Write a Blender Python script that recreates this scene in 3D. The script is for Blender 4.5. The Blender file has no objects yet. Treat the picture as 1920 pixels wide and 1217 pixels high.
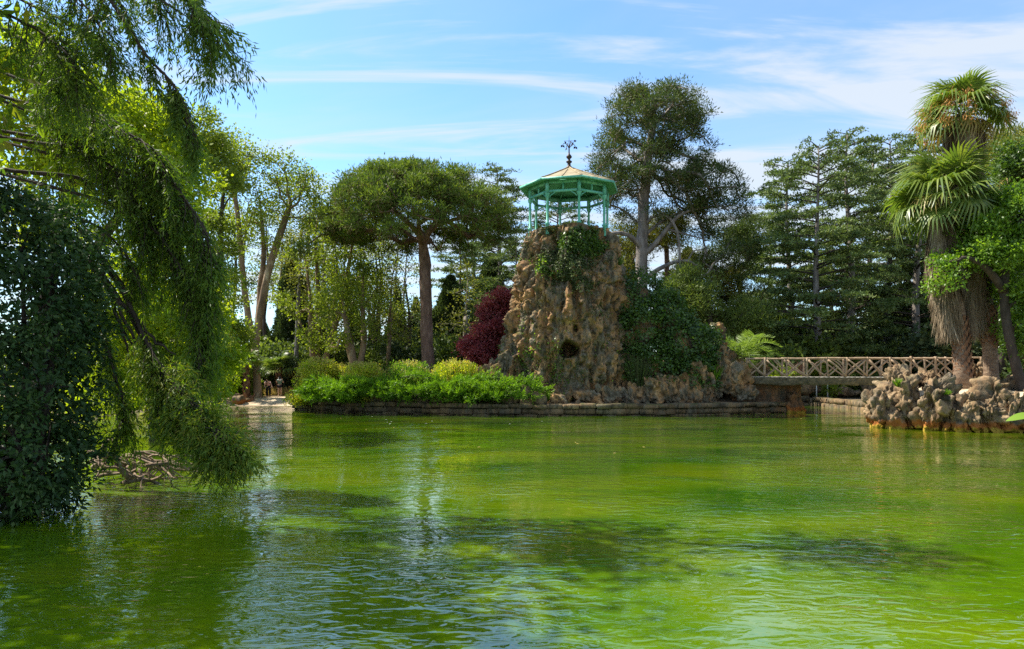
import bpy, bmesh, math, random
import numpy as np
from mathutils import Vector
R = math.radians
rng = np.random.default_rng(7)
random.seed(7)
scn = bpy.context.scene
COL = scn.collection

# ---------------------------------------------------------------- camera
FPX, HOR, HC = 1280.0, 690.0, 2.5           # focal length in photo pixels, horizon row, eye height over the water
cam_d = bpy.data.cameras.new('camera')
cam_d.lens = 24.0; cam_d.sensor_width = 36.0
cam_d.shift_y = 81.5 / 1920.0
cam_d.clip_start = 0.05; cam_d.clip_end = 6000
cam = bpy.data.objects.new('camera', cam_d); COL.objects.link(cam)
cam.location = (0, 0, HC); cam.rotation_euler = (R(90), 0, 0)
scn.camera = cam

# ---------------------------------------------------------------- sky and sun
SUN_AZ, SUN_EL = R(-71), R(52)               # azimuth from +Y (view direction), negative = left
sun_dir = Vector((math.sin(SUN_AZ) * math.cos(SUN_EL), math.cos(SUN_AZ) * math.cos(SUN_EL), math.sin(SUN_EL)))
world = bpy.data.worlds.new('World'); scn.world = world; world.use_nodes = True
wn, wl = world.node_tree.nodes, world.node_tree.links
wn.clear()
w_out = wn.new('ShaderNodeOutputWorld'); w_bg = wn.new('ShaderNodeBackground')
w_sky = wn.new('ShaderNodeTexSky'); w_sky.sky_type = 'NISHITA'; w_sky.sun_disc = False
w_sky.sun_elevation = SUN_EL; w_sky.sun_rotation = SUN_AZ
w_sky.air_density = 1.0; w_sky.dust_density = 0.6; w_sky.ozone_density = 2.2; w_sky.altitude = 50
w_bg.inputs['Strength'].default_value = 0.142
w_tc = wn.new('ShaderNodeTexCoord')
w_sep = wn.new('ShaderNodeSeparateXYZ'); wl.new(w_tc.outputs['Generated'], w_sep.inputs[0])
def wmath(op, a, b=None, c=None):
    n = wn.new('ShaderNodeMath'); n.operation = op
    for i, v in enumerate((a, b, c)):
        if v is None: continue
        if isinstance(v, (int, float)): n.inputs[i].default_value = v
        else: wl.new(v, n.inputs[i])
    return n.outputs[0]
w_den = wmath('ADD', wmath('MAXIMUM', w_sep.outputs['Z'], 0.0), 0.18)
w_u = wmath('DIVIDE', w_sep.outputs['X'], w_den); w_v = wmath('DIVIDE', w_sep.outputs['Y'], w_den)
w_cmb = wn.new('ShaderNodeCombineXYZ'); wl.new(w_u, w_cmb.inputs[0]); wl.new(w_v, w_cmb.inputs[1])
def cloud(rot, sx, sy, scale, lo, hi, seed, dist=1.2):
    mp = wn.new('ShaderNodeMapping'); mp.inputs['Rotation'].default_value = (0, 0, rot)
    mp.inputs['Scale'].default_value = (sx, sy, 1); mp.inputs['Location'].default_value = (seed, seed * 0.7, 0)
    wl.new(w_cmb.outputs[0], mp.inputs[0])
    nz = wn.new('ShaderNodeTexNoise'); nz.inputs['Scale'].default_value = scale
    nz.inputs['Detail'].default_value = 9; nz.inputs['Roughness'].default_value = 0.58
    nz.inputs['Distortion'].default_value = dist
    wl.new(mp.outputs[0], nz.inputs['Vector'])
    mr = wn.new('ShaderNodeMapRange'); mr.inputs[1].default_value = lo; mr.inputs[2].default_value = hi
    mr.interpolation_type = 'SMOOTHSTEP'
    wl.new(nz.outputs['Fac'], mr.inputs[0])
    return mr.outputs[0]
c1 = cloud(R(24), 0.42, 2.4, 1.3, 0.44, 0.64, 3.3, 1.6)        # long cirrus streaks
c2 = cloud(R(15), 0.4, 0.9, 0.8, 0.34, 0.68, 11.0, 0.5)  # broad thin veils
c_all = wmath('MINIMUM', wmath('ADD', wmath('MULTIPLY', c1, 0.72), wmath('MULTIPLY', c2, 0.52)), 0.85)
w_tint = wn.new('ShaderNodeMix'); w_tint.data_type = 'RGBA'; w_tint.blend_type = 'MULTIPLY'
w_tint.inputs[0].default_value = 1.0; w_tint.inputs[7].default_value = (0.64, 0.85, 0.97, 1)
wl.new(w_sky.outputs[0], w_tint.inputs[6])
w_mix = wn.new('ShaderNodeMix'); w_mix.data_type = 'RGBA'
w_mix.inputs[7].default_value = (2.75, 2.95, 3.15, 1)
wl.new(c_all, w_mix.inputs[0]); wl.new(w_tint.outputs[2], w_mix.inputs[6])
wl.new(w_mix.outputs[2], w_bg.inputs['Color']); wl.new(w_bg.outputs[0], w_out.inputs[0])

sun_d = bpy.data.lights.new('sun', 'SUN'); sun_d.energy = 5.0; sun_d.angle = R(0.6); sun_d.color = (1.0, 0.93, 0.80)
sun_o = bpy.data.objects.new('sun', sun_d); COL.objects.link(sun_o)
sun_o.location = (-40, 30, 60)
sun_o.rotation_euler = (-sun_dir).to_track_quat('-Z', 'Y').to_euler()
vs = scn.view_settings
vs.view_transform = 'Standard'; vs.look = 'None'; vs.exposure = 1.1; vs.gamma = 1.0; vs.use_curve_mapping = False
scn.render.engine = 'CYCLES'
scn.cycles.max_bounces = 6; scn.cycles.transparent_max_bounces = 4
scn.cycles.diffuse_bounces = 4; scn.cycles.glossy_bounces = 3; scn.cycles.transmission_bounces = 4
scn.cycles.use_denoising = False; scn.cycles.sample_clamp_indirect = 6

# ---------------------------------------------------------------- helpers
def P(x, y, d):
    """world point seen at photo pixel (x, y) at distance d along the view axis"""
    return np.array([(x - 960.0) * d / FPX, d, HC - (y - HOR) * d / FPX])

def tag(o, label=None, cat=None, group=None, kind=None):
    if label: o['label'] = label
    if cat: o['category'] = cat
    if group: o['group'] = group
    if kind: o['kind'] = kind
    return o

def thing(name, label, cat, loc=(0, 0, 0), group=None, rz=0.0):
    o = bpy.data.objects.new(name, None); COL.objects.link(o)
    o.location = tuple(float(v) for v in loc); o.rotation_euler = (0, 0, rz)
    o.empty_display_size = 0.3
    return tag(o, label, cat, group)

class MB:
    """collects vertex / face arrays and links them as one mesh object (coordinates are local to its thing)"""
    def __init__(self): self.v = []; self.f = []; self.n = 0; self.r = []
    def add(self, v, f, rnd=None):
        v = np.asarray(v, float).reshape(-1, 3); f = np.asarray(f, int)
        self.v.append(v); self.f.append(f + self.n); self.n += len(v)
        self.r.append(np.full(len(f), 0.5) if rnd is None else np.broadcast_to(np.asarray(rnd, float), (len(f),)))
        return self
    def mesh(self, name, mat, smooth=False):
        me = bpy.data.meshes.new(name)
        V = np.concatenate(self.v); me.vertices.add(len(V)); me.vertices.foreach_set('co', V.astype(np.float32).ravel())
        li = np.concatenate([f.ravel() for f in self.f])
        tot = np.concatenate([np.full(len(f), f.shape[1]) for f in self.f])
        st = np.concatenate([[0], np.cumsum(tot)[:-1]])
        me.loops.add(len(li)); me.loops.foreach_set('vertex_index', li.astype(np.int32))
        me.polygons.add(len(tot)); me.polygons.foreach_set('loop_start', st.astype(np.int32))
        me.polygons.foreach_set('loop_total', tot.astype(np.int32))
        if smooth: me.polygons.foreach_set('use_smooth', np.ones(len(tot), dtype=bool))
        a = me.attributes.new('rnd', 'FLOAT', 'FACE')
        a.data.foreach_set('value', np.concatenate(self.r).astype(np.float32))
        me.update(calc_edges=True)
        if mat: me.materials.append(mat)
        return me
    def build(self, name, mat, parent=None, smooth=False, loc=None):
        o = bpy.data.objects.new(name, self.mesh(name, mat, smooth)); COL.objects.link(o)
        if parent is not None: o.parent = parent
        if loc is not None: o.location = tuple(float(q) for q in loc)
        return o

def link_copy(me, name, parent=None, loc=(0, 0, 0), rot=(0, 0, 0), scale=(1, 1, 1)):
    o = bpy.data.objects.new(name, me); COL.objects.link(o)
    if parent is not None: o.parent = parent
    o.location = tuple(float(v) for v in loc); o.rotation_euler = tuple(float(v) for v in rot)
    o.scale = tuple(float(v) for v in scale) if hasattr(scale, '__len__') else (scale,) * 3
    return o

def copy_tree(o, loc, rz=0.0, scale=1.0, label=None, parent=None):
    c = o.copy(); COL.objects.link(c)
    if parent is None:
        c.location = tuple(float(v) for v in loc); c.rotation_euler = (0, 0, rz)
        c.scale = (scale,) * 3 if not hasattr(scale, '__len__') else scale
        if label: c['label'] = label
    else: c.parent = parent
    for ch in list(o.children): copy_tree(ch, None, parent=c)
    return c

def nrmz(a): return a / np.maximum(np.linalg.norm(a, axis=-1, keepdims=True), 1e-9)

_tab = np.random.default_rng(3).random(65536)
def _h(ix, iy, iz, s):
    return _tab[((ix * 73856093) ^ (iy * 19349663) ^ (iz * 83492791) ^ (s * 2654435)) & 65535]
def noise3(p, s=0):
    p = np.asarray(p, float); i = np.floor(p).astype(np.int64); f = p - i; u = f * f * (3 - 2 * f)
    x, y, z = i[..., 0], i[..., 1], i[..., 2]; a, b, c = u[..., 0], u[..., 1], u[..., 2]
    def l(q, w, t): return q + (w - q) * t
    v = l(l(l(_h(x, y, z, s), _h(x + 1, y, z, s), a), l(_h(x, y + 1, z, s), _h(x + 1, y + 1, z, s), a), b),
          l(l(_h(x, y, z + 1, s), _h(x + 1, y, z + 1, s), a), l(_h(x, y + 1, z + 1, s), _h(x + 1, y + 1, z + 1, s), a), b), c)
    return v * 2 - 1
def fbm(p, o=4, s=0, g=0.5):
    p = np.asarray(p, float); t = 0; a = 1.0; n = 0
    for k in range(o): t = t + a * noise3(p * 2 ** k + 17.3 * k, s + k); n += a; a *= g
    return t / n
def ridged(p, o=4, s=0):
    p = np.asarray(p, float); t = 0; a = 1.0; n = 0
    for k in range(o): t = t + a * (1 - np.abs(noise3(p * 2 ** k + 9.1 * k, s + k)) * 2); n += a; a *= 0.5
    return t / n
def billow(p, o=4, s=0, g=0.5):
    p = np.asarray(p, float); t = 0; a = 1.0; n = 0
    for k in range(o): t = t + a * np.minimum(1, np.abs(noise3(p * 2.03 ** k + 13.7 * k, s + k)) * 1.8); n += a; a *= g
    return t / n
def warp(p, sc, amt, s=0):
    p = np.asarray(p, float); return p + amt * np.stack([fbm(p * sc + 31.0 * k, 2, s + 60 + k) for k in range(3)], -1)
def worley(p, s=0):
    p = np.asarray(p, float); i = np.floor(p).astype(np.int64); best = np.full(p.shape[:-1], 9.0)
    for dx in (-1, 0, 1):
        for dy in (-1, 0, 1):
            for dz in (-1, 0, 1):
                q = i + np.array([dx, dy, dz]); x, y, z = q[..., 0], q[..., 1], q[..., 2]
                c = q + np.stack([_h(x, y, z, s + 1), _h(x, y, z, s + 2), _h(x, y, z, s + 3)], -1)
                best = np.minimum(best, np.linalg.norm(p - c, axis=-1))
    return best
def worley2(p, s=0):
    """distance to the border between cells, and a random value per cell"""
    p = np.asarray(p, float); i = np.floor(p).astype(np.int64); f1 = np.full(p.shape[:-1], 9.0); f2 = f1.copy(); rv = f1 * 0
    for dx in (-1, 0, 1):
        for dy in (-1, 0, 1):
            for dz in (-1, 0, 1):
                q = i + np.array([dx, dy, dz]); x, y, z = q[..., 0], q[..., 1], q[..., 2]
                d = np.linalg.norm(p - q - np.stack([_h(x, y, z, s + 1), _h(x, y, z, s + 2), _h(x, y, z, s + 3)], -1), axis=-1)
                n1 = d < f1; f2 = np.where(n1, f1, np.minimum(f2, d)); rv = np.where(n1, _h(x, y, z, s + 7), rv); f1 = np.where(n1, d, f1)
    return f2 - f1, rv
def lumpy(p, s, fz=0.55):
    """rough lumps of tufa in three sizes with crevices between, about 0 to 1 m"""
    t = 0
    for f, amp, w, z in ((1.15, 0.55, 0.45, fz), (2.6, 0.26, 0.4, fz + 0.1), (6.0, 0.11, 0.4, 0.8)):
        e, r = worley2(warp(p, f * 0.9, 0.30 / f, s) * np.array([1, 1, z]) * f, s); s += 11
        t = t + amp * (0.15 + 0.85 * r) * sstep(0.0, w, e)
    return t
def sstep(a, b, x):
    t = np.clip((x - a) / (b - a), 0, 1); return t * t * (3 - 2 * t)

def tube(mb, pts, rad, sides=6, cap=True, rnd=None, wob=0.0, seed=0):
    pts = np.asarray(pts, float); n = len(pts); rad = np.broadcast_to(np.asarray(rad, float), (n,))
    t = nrmz(np.gradient(pts, axis=0)); avg = nrmz((pts[-1] - pts[0])[None] + 1e-6)[0]
    ref = np.eye(3)[np.argmin(np.abs(avg))]
    u = nrmz(np.cross(t, ref)); w = np.cross(t, u)
    a = np.linspace(0, 2 * math.pi, sides, endpoint=False)
    rr = rad[:, None] * np.ones(sides)[None]
    v = pts[:, None, :] + rr[..., None] * (np.cos(a)[None, :, None] * u[:, None, :] + np.sin(a)[None, :, None] * w[:, None, :])
    if wob: v = v + (v - pts[:, None, :]) * (wob * fbm(v * 3.0 + seed, 3, 5))[..., None]
    v = v.reshape(-1, 3)
    i = np.arange(n - 1)[:, None] * sides; j = np.arange(sides)[None]; k = (j + 1) % sides
    f = np.stack([i + j, i + k, i + sides + k, i + sides + j], -1).reshape(-1, 4)
    mb.add(v, f, rnd)
    if cap:
        for b, rev in ((0, True), ((n - 1) * sides, False)):
            idx = np.arange(sides) + b
            mb.f.append((idx[::-1] if rev else idx)[None] + (mb.n - len(v))); mb.r.append(np.full(1, 0.5 if rnd is None else float(np.mean(rnd))))
    return mb

def box(mb, c, s, rz=0.0, rnd=None):
    c = np.asarray(c, float); s = np.asarray(s, float) / 2
    q = np.array([[x, y, z] for x in (-1, 1) for y in (-1, 1) for z in (-1, 1)], float) * s
    ca, sa = math.cos(rz), math.sin(rz)
    q = np.stack([q[:, 0] * ca - q[:, 1] * sa, q[:, 0] * sa + q[:, 1] * ca, q[:, 2]], -1) + c
    f = np.array([[0, 1, 3, 2], [4, 6, 7, 5], [0, 4, 5, 1], [2, 3, 7, 6], [0, 2, 6, 4], [1, 5, 7, 3]])
    return mb.add(q, f, rnd)

def bar(mb, a, b, w, h, rnd=None):
    """square bar from a to b"""
    a = np.asarray(a, float); b = np.asarray(b, float); t = nrmz((b - a)[None])[0]
    up = np.array([0, 0, 1.0]) if abs(t[2]) < 0.95 else np.array([0, 1.0, 0])
    s = nrmz(np.cross(t, up)[None])[0]; u = np.cross(s, t)
    v = []
    for q in (a, b):
        for (i, j) in ((-1, -1), (1, -1), (1, 1), (-1, 1)): v.append(q + s * i * w / 2 + u * j * h / 2)
    f = [[0, 1, 5, 4], [1, 2, 6, 5], [2, 3, 7, 6], [3, 0, 4, 7]]
    mb.add(v, f, rnd); n = mb.n - 8
    mb.f.append(np.array([[3, 2, 1, 0], [4, 5, 6, 7]]) + n); mb.r.append(np.full(2, 0.5 if rnd is None else rnd))
    return mb

def lathe(mb, c, prof, sides=12, rnd=None):
    a = np.linspace(0, 2 * math.pi, sides, endpoint=False); c = np.asarray(c, float)
    v = np.array([[c[0] + r * math.cos(t), c[1] + r * math.sin(t), c[2] + z] for (r, z) in prof for t in a])
    n = len(prof); i = np.arange(n - 1)[:, None] * sides; j = np.arange(sides)[None]; k = (j + 1) % sides
    return mb.add(v, np.stack([i + j, i + k, i + sides + k, i + sides + j], -1).reshape(-1, 4), rnd)

def leaves(mb, pos, d, nrm, L, W, rnd=None, mid=0.45, fold=0.0):
    """one pointed quad per leaf"""
    pos = np.asarray(pos, float); d = nrmz(np.asarray(d, float)); n = len(pos)
    s = nrmz(np.cross(d, np.asarray(nrm, float))); up = np.cross(s, d)
    L = np.broadcast_to(np.asarray(L, float), (n,))[:, None]; W = np.broadcast_to(np.asarray(W, float), (n,))[:, None]
    m = pos + d * L * mid + up * (L * fold)
    v = np.stack([pos, m + s * W / 2, pos + d * L, m - s * W / 2], 1).reshape(-1, 3)
    f = (np.arange(n) * 4)[:, None] + np.arange(4)[None]
    return mb.add(v, f, rng.random(n) if rnd is None else rnd)

def rdir(n): return nrmz(rng.normal(size=(n, 3)))

def clump_leaves(mb, C, RAD, per, L, W, up=0.6, jit=0.7, shell=0.45, rnd_bias=None, hang=0.0):
    """leaves through ellipsoidal clumps; C (k,3), RAD (k,3)"""
    C = np.asarray(C, float); RAD = np.asarray(RAD, float)
    if RAD.ndim == 1: RAD = np.repeat(RAD[:, None], 3, 1)
    vol = RAD[:, 0] * RAD[:, 1]; cnt = np.maximum(4, (per * vol / vol.sum())).astype(int)
    idx = np.repeat(np.arange(len(C)), cnt); n = len(idx)
    u = rdir(n); r = shell + (1 - shell) * rng.random(n) ** 0.6
    r *= 1 + 0.25 * rng.normal(size=n)
    pos = C[idx] + u * RAD[idx] * r[:, None]
    d = nrmz(u * 1.0 + np.array([0, 0, up - hang]) + jit * rng.normal(size=(n, 3)))
    rr = rng.random(n) * 0.6 + 0.4 * rng.random(len(C))[idx]
    leaves(mb, pos, d, rdir(n), L * (0.65 + 0.7 * rng.random(n)), W * (0.65 + 0.7 * rng.random(n)), rr)
    return mb

def colonize(trunk, targets, r_base, r_tip, first=2, step=0.6, lift=0.15, jit=0.06, pathw=0.25, top_r=None):
    """branches grown from a trunk polyline to every target; returns chains [(pts, radii)]"""
    trunk = np.asarray(trunk, float); T = np.asarray(targets, float)
    N = [p for p in trunk]; par = [i - 1 for i in range(len(trunk))]
    pl = [0.0] * len(trunk)
    o = np.argsort(np.min(np.linalg.norm(T[:, None] - trunk[None], axis=2), axis=1))
    tips = []
    for t in T[o]:
        A = np.array(N); D = np.linalg.norm(A - t, axis=1)
        pd = np.array([A[i] - A[par[i]] if par[i] >= 0 else [0, 0, 1.0] for i in range(len(A))])
        cs = np.sum(nrmz(pd) * nrmz(t - A), axis=1)
        cost = D * (1 + 0.45 * (1 - cs)) + pathw * np.array(pl)
        cost[:first] = 1e9
        k = int(np.argmin(cost)); dd = D[k]; m = max(2, int(dd / step))
        ctl = A[k] + nrmz(pd[k:k + 1])[0] * dd * 0.35 + (t - A[k]) * 0.3 + np.array([0, 0, lift * dd])
        prev = k
        for q in range(1, m + 1):
            s = q / m; b = (1 - s) ** 2 * A[k] + 2 * s * (1 - s) * ctl + s * s * t
            b = b + rng.normal(size=3) * jit * dd * (0 if q == m else 1) / max(1, m) ** 0.5
            N.append(b); par.append(prev); pl.append(pl[prev] + float(np.linalg.norm(b - N[prev]))); prev = len(N) - 1
        tips.append(prev)
    n = len(N); cnt = np.zeros(n); cnt[tips] = 1; cnt[len(trunk) - 1] += 1
    for i in range(n - 1, 0, -1): cnt[par[i]] += cnt[i]
    cnt = np.maximum(cnt, 1); p = math.log(r_base / r_tip) / math.log(max(2.0, cnt[0]))
    rad = r_tip * cnt ** p
    fl = 1 + 0.35 * np.exp(-np.arange(len(trunk)) * 1.2); rad[:len(trunk)] *= fl
    ch = [[] for _ in range(n)]
    for i in range(1, n): ch[par[i]].append(i)
    out = []; stack = [(0, None)]
    while stack:
        s, pr = stack.pop(); seq = [] if pr is None else [pr]; c = s
        while True:
            seq.append(c)
            if not ch[c]: break
            k = sorted(ch[c], key=lambda q: -cnt[q])
            for q in k[1:]: stack.append((q, c))
            c = k[0]
        A = np.array([N[q] for q in seq]); rr = np.array([rad[q] for q in seq])
        if pr is not None: rr[0] = min(rr[0], rr[1] * 1.25)
        out.append((A, rr))
    return out

def wood(mbs, chains, big=0.12):
    """mbs = (trunk MB, branch MB)"""
    for i, (A, rr) in enumerate(chains):
        tube(mbs[0] if i == 0 else mbs[1], A, rr, 12 if i == 0 else (7 if rr[0] > big else 4), True, None, 0.25 if i == 0 else 0.0, i)

# ---------------------------------------------------------------- materials
def nt(name):
    m = bpy.data.materials.new(name); m.use_nodes = True; n = m.node_tree.nodes; n.clear()
    o = n.new('ShaderNodeOutputMaterial'); return m, n, m.node_tree.links, o
def ramp(n, cols, pos=None, ease=False):
    r = n.new('ShaderNodeValToRGB'); e = r.color_ramp.elements
    pos = pos or [i / (len(cols) - 1) for i in range(len(cols))]
    while len(e) < len(cols): e.new(0.5)
    for k, (c, p) in enumerate(zip(cols, pos)): e[k].position = p; e[k].color = (*c, 1)
    return r

def leaf_mat(name, cols, trans=0.35, tmul=(1.3, 1.5, 0.5), rough=0.5, spec=0.3, gain=1.3):
    m, n, l, o = nt(name); cols = [tuple(min(0.9, q * gain) for q in c) for c in cols]
    at = n.new('ShaderNodeAttribute'); at.attribute_name = 'rnd'
    r = ramp(n, cols); l.new(at.outputs['Fac'], r.inputs[0])
    b = n.new('ShaderNodeBsdfPrincipled'); b.inputs['Roughness'].default_value = rough
    b.inputs['Specular IOR Level'].default_value = spec; l.new(r.outputs[0], b.inputs['Base Color'])
    mu = n.new('ShaderNodeMix'); mu.data_type = 'RGBA'; mu.blend_type = 'MULTIPLY'; mu.inputs[0].default_value = 1
    mu.inputs[7].default_value = (*tmul, 1); mu.clamp_result = False; l.new(r.outputs[0], mu.inputs[6])
    t = n.new('ShaderNodeBsdfTranslucent'); l.new(mu.outputs[2], t.inputs['Color'])
    x = n.new('ShaderNodeMixShader'); x.inputs[0].default_value = trans
    l.new(b.outputs[0], x.inputs[1]); l.new(t.outputs[0], x.inputs[2]); l.new(x.outputs[0], o.inputs[0])
    return m

def noise_mat(name, cols, scale=3.0, rough=0.9, bump=0.4, bscale=None, stretch=(1, 1, 1), pos=None, detail=8, spec=0.2, dist=0.03, obj_coords=True):
    m, n, l, o = nt(name)
    tc = n.new('ShaderNodeTexCoord'); mp = n.new('ShaderNodeMapping'); mp.inputs['Scale'].default_value = stretch
    l.new(tc.outputs['Object'], mp.inputs[0])
    nz = n.new('ShaderNodeTexNoise'); nz.inputs['Scale'].default_value = scale; nz.inputs['Detail'].default_value = detail
    nz.inputs['Roughness'].default_value = 0.62; l.new(mp.outputs[0], nz.inputs['Vector'])
    r = ramp(n, cols, pos); l.new(nz.outputs['Fac'], r.inputs[0])
    b = n.new('ShaderNodeBsdfPrincipled'); b.inputs['Roughness'].default_value = rough; b.inputs['Specular IOR Level'].default_value = spec
    l.new(r.outputs[0], b.inputs['Base Color'])
    if bump:
        n2 = n.new('ShaderNodeTexNoise'); n2.inputs['Scale'].default_value = bscale or scale * 4; n2.inputs['Detail'].default_value = 6
        l.new(mp.outputs[0], n2.inputs['Vector'])
        bp = n.new('ShaderNodeBump'); bp.inputs['Strength'].default_value = bump; bp.inputs['Distance'].default_value = dist
        l.new(n2.outputs['Fac'], bp.inputs['Height']); l.new(bp.outputs[0], b.inputs['Normal'])
    l.new(b.outputs[0], o.inputs[0])
    return m

def rock_mat(name, base, grey, waterline=True, moss=0.25, lo=0.46, hi=0.58, fine=1.0):
    """tufa rock: ochre body, grey lichen crust in streaks, moss on upward faces, orange and yellow algae at the waterline"""
    m, n, l, o = nt(name)
    geo = n.new('ShaderNodeNewGeometry'); sep = n.new('ShaderNodeSeparateXYZ'); l.new(geo.outputs['Position'], sep.inputs[0])
    mp = n.new('ShaderNodeMapping'); mp.inputs['Scale'].default_value = (1, 1, 0.55); l.new(geo.outputs['Position'], mp.inputs[0])
    def nz(sc, det, src=mp.outputs[0], ro=0.62):
        q = n.new('ShaderNodeTexNoise'); q.inputs['Scale'].default_value = sc; q.inputs['Detail'].default_value = det
        q.inputs['Roughness'].default_value = ro; l.new(src, q.inputs['Vector']); return q.outputs['Fac']
    def mr(src, a, b, c=0.0, d=1.0):
        q = n.new('ShaderNodeMapRange'); q.inputs[1].default_value = a; q.inputs[2].default_value = b
        q.inputs[3].default_value = c; q.inputs[4].default_value = d; l.new(src, q.inputs[0]); return q.outputs[0]
    def mix(f, a, b):
        q = n.new('ShaderNodeMix'); q.data_type = 'RGBA'
        if isinstance(f, (int, float)): q.inputs[0].default_value = f
        else: l.new(f, q.inputs[0])
        for k, s in ((6, a), (7, b)):
            if isinstance(s, tuple): q.inputs[k].default_value = (*s, 1)
            else: l.new(s, q.inputs[k])
        return q.outputs[2]
    def mul(a, b):
        q = n.new('ShaderNodeMath'); q.operation = 'MULTIPLY'
        for k, s in ((0, a), (1, b)):
            if isinstance(s, (int, float)): q.inputs[k].default_value = s
            else: l.new(s, q.inputs[k])
        return q.outputs[0]
    r1 = ramp(n, base, [0.25, 0.45, 0.6, 0.75]); l.new(nz(1.6, 10), r1.inputs[0])
    r2 = ramp(n, grey, [0.3, 0.7]); l.new(nz(6, 6), r2.inputs[0])
    c = mix(mr(nz(1.3, 12, mp.outputs[0], 0.72), lo, hi), r1.outputs[0], r2.outputs[0])
    c = mix(mul(mr(nz(3.4, 10, mp.outputs[0], 0.7), 0.50, 0.60), 0.75 * fine), c, (0.045, 0.038, 0.026))
    sn = n.new('ShaderNodeSeparateXYZ'); l.new(geo.outputs['Normal'], sn.inputs[0])
    c = mix(mul(mul(mr(sn.outputs['Z'], 0.25, 0.8), mr(nz(2.2, 6), 0.45, 0.6)), moss * 2.5), c, (0.075, 0.085, 0.022))
    if waterline:
        zz = n.new('ShaderNodeMath'); zz.operation = 'ADD'; l.new(sep.outputs['Z'], zz.inputs[0]); l.new(mr(nz(3, 4), 0.3, 0.7, -0.12, 0.12), zz.inputs[1])
        c = mix(mr(zz.outputs[0], 0.42, 0.30), c, (0.30, 0.105, 0.028))
        c = mix(mr(zz.outputs[0], 0.16, 0.08), c, (0.34, 0.22, 0.03))
    b = n.new('ShaderNodeBsdfPrincipled'); b.inputs['Roughness'].default_value = 0.92; b.inputs['Specular IOR Level'].default_value = 0.15
    l.new(c, b.inputs['Base Color'])
    bp = n.new('ShaderNodeBump'); bp.inputs['Strength'].default_value = 0.8; bp.inputs['Distance'].default_value = 0.06
    l.new(nz(9, 8, geo.outputs['Position'], 0.7), bp.inputs['Height']); l.new(bp.outputs[0], b.inputs['Normal'])
    l.new(b.outputs[0], o.inputs[0])
    return m

def plain(name, col, rough=0.6, metal=0.0, var=0.25, scale=6, bump=0.15):
    a = tuple(c * (1 - var) for c in col); b = tuple(min(1, c * (1 + var)) for c in col)
    m = noise_mat(name, [a, b], scale, rough, bump, None, (1, 1, 1), [0.3, 0.7], 6, 0.35, 0.01)
    if metal:
        for q in m.node_tree.nodes:
            if q.type == 'BSDF_PRINCIPLED': q.inputs['Metallic'].default_value = metal
    return m

M = {}
M['bark_pine'] = noise_mat('pine bark', [(0.07, 0.045, 0.035), (0.19, 0.115, 0.085), (0.30, 0.20, 0.15)], 3.5, 0.95, 1.0, 8, (1, 1, 0.35), [0.3, 0.52, 0.72], dist=0.08)
M['bark_grey'] = noise_mat('grey bark', [(0.10, 0.085, 0.075), (0.22, 0.19, 0.165), (0.33, 0.29, 0.25)], 3, 0.95, 0.9, 9, (1, 1, 0.3), [0.3, 0.52, 0.72], dist=0.06)
M['bark_dark'] = noise_mat('dark bark', [(0.035, 0.028, 0.022), (0.09, 0.07, 0.055)], 4, 0.95, 0.9, 9, (1, 1, 0.3), [0.3, 0.7], dist=0.05)
M['bark_plane'] = noise_mat('plane bark', [(0.13, 0.085, 0.055), (0.24, 0.165, 0.105), (0.45, 0.36, 0.24)], 1.6, 0.9, 0.5, 8, (1, 1, 0.4), [0.35, 0.55, 0.66], dist=0.03)
M['bark_palm'] = noise_mat('palm bark', [(0.16, 0.10, 0.065), (0.30, 0.22, 0.15)], 3, 0.95, 1.0, 14, (1, 1, 3.0), [0.35, 0.65], dist=0.05)
M['boot'] = noise_mat('palm boot', [(0.09, 0.04, 0.02), (0.28, 0.15, 0.08)], 5, 0.9, 0.5, 12, (1, 1, 1), [0.3, 0.7])
M['straw'] = leaf_mat('dead frond straw', [(0.11, 0.075, 0.045), (0.25, 0.19, 0.125), (0.37, 0.30, 0.21)], 0.15, (1, 1, 0.9), 0.9, 0.1, 1.0)
M['pine'] = leaf_mat('stone pine needles', [(0.028, 0.050, 0.012), (0.060, 0.088, 0.016), (0.125, 0.150, 0.022)], 0.30, (1.4, 1.5, 0.6), 0.6, 0.2, 1.75)
M['pine_dk'] = leaf_mat('dark pine needles', [(0.020, 0.038, 0.014), (0.045, 0.066, 0.018), (0.10, 0.115, 0.022)], 0.25, (1.3, 1.5, 0.7), 0.6, 0.2, 1.4)
M['pine_brown'] = leaf_mat('dry inner twigs', [(0.09, 0.06, 0.035), (0.14, 0.105, 0.06), (0.12, 0.11, 0.04)], 0.2, (1, 1, 0.8), 0.9, 0.05)
M['pine_yel'] = leaf_mat('yellow green pine needles', [(0.07, 0.085, 0.018), (0.13, 0.145, 0.025), (0.21, 0.21, 0.04)], 0.35, (1.3, 1.3, 0.6), 0.6, 0.2)
M['cedar'] = leaf_mat('cedar needles', [(0.024, 0.042, 0.018), (0.050, 0.074, 0.024), (0.095, 0.115, 0.032)], 0.25, (1.3, 1.4, 0.6), 0.6, 0.25, 2.1)
M['cypress_dk'] = leaf_mat('cypress scales', [(0.018, 0.030, 0.014), (0.035, 0.050, 0.020), (0.06, 0.072, 0.024)], 0.2, (1.2, 1.4, 0.6), 0.6, 0.2, 1.75)
M['plane'] = leaf_mat('plane leaves', [(0.07, 0.10, 0.018), (0.13, 0.165, 0.024), (0.21, 0.235, 0.03)], 0.5, (1.5, 1.6, 0.5), 0.5, 0.3)
M['backlit'] = leaf_mat('thin yellow green leaves', [(0.10, 0.15, 0.012), (0.17, 0.225, 0.015), (0.26, 0.28, 0.02)], 0.6, (1.7, 1.7, 0.4), 0.5, 0.3)
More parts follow.
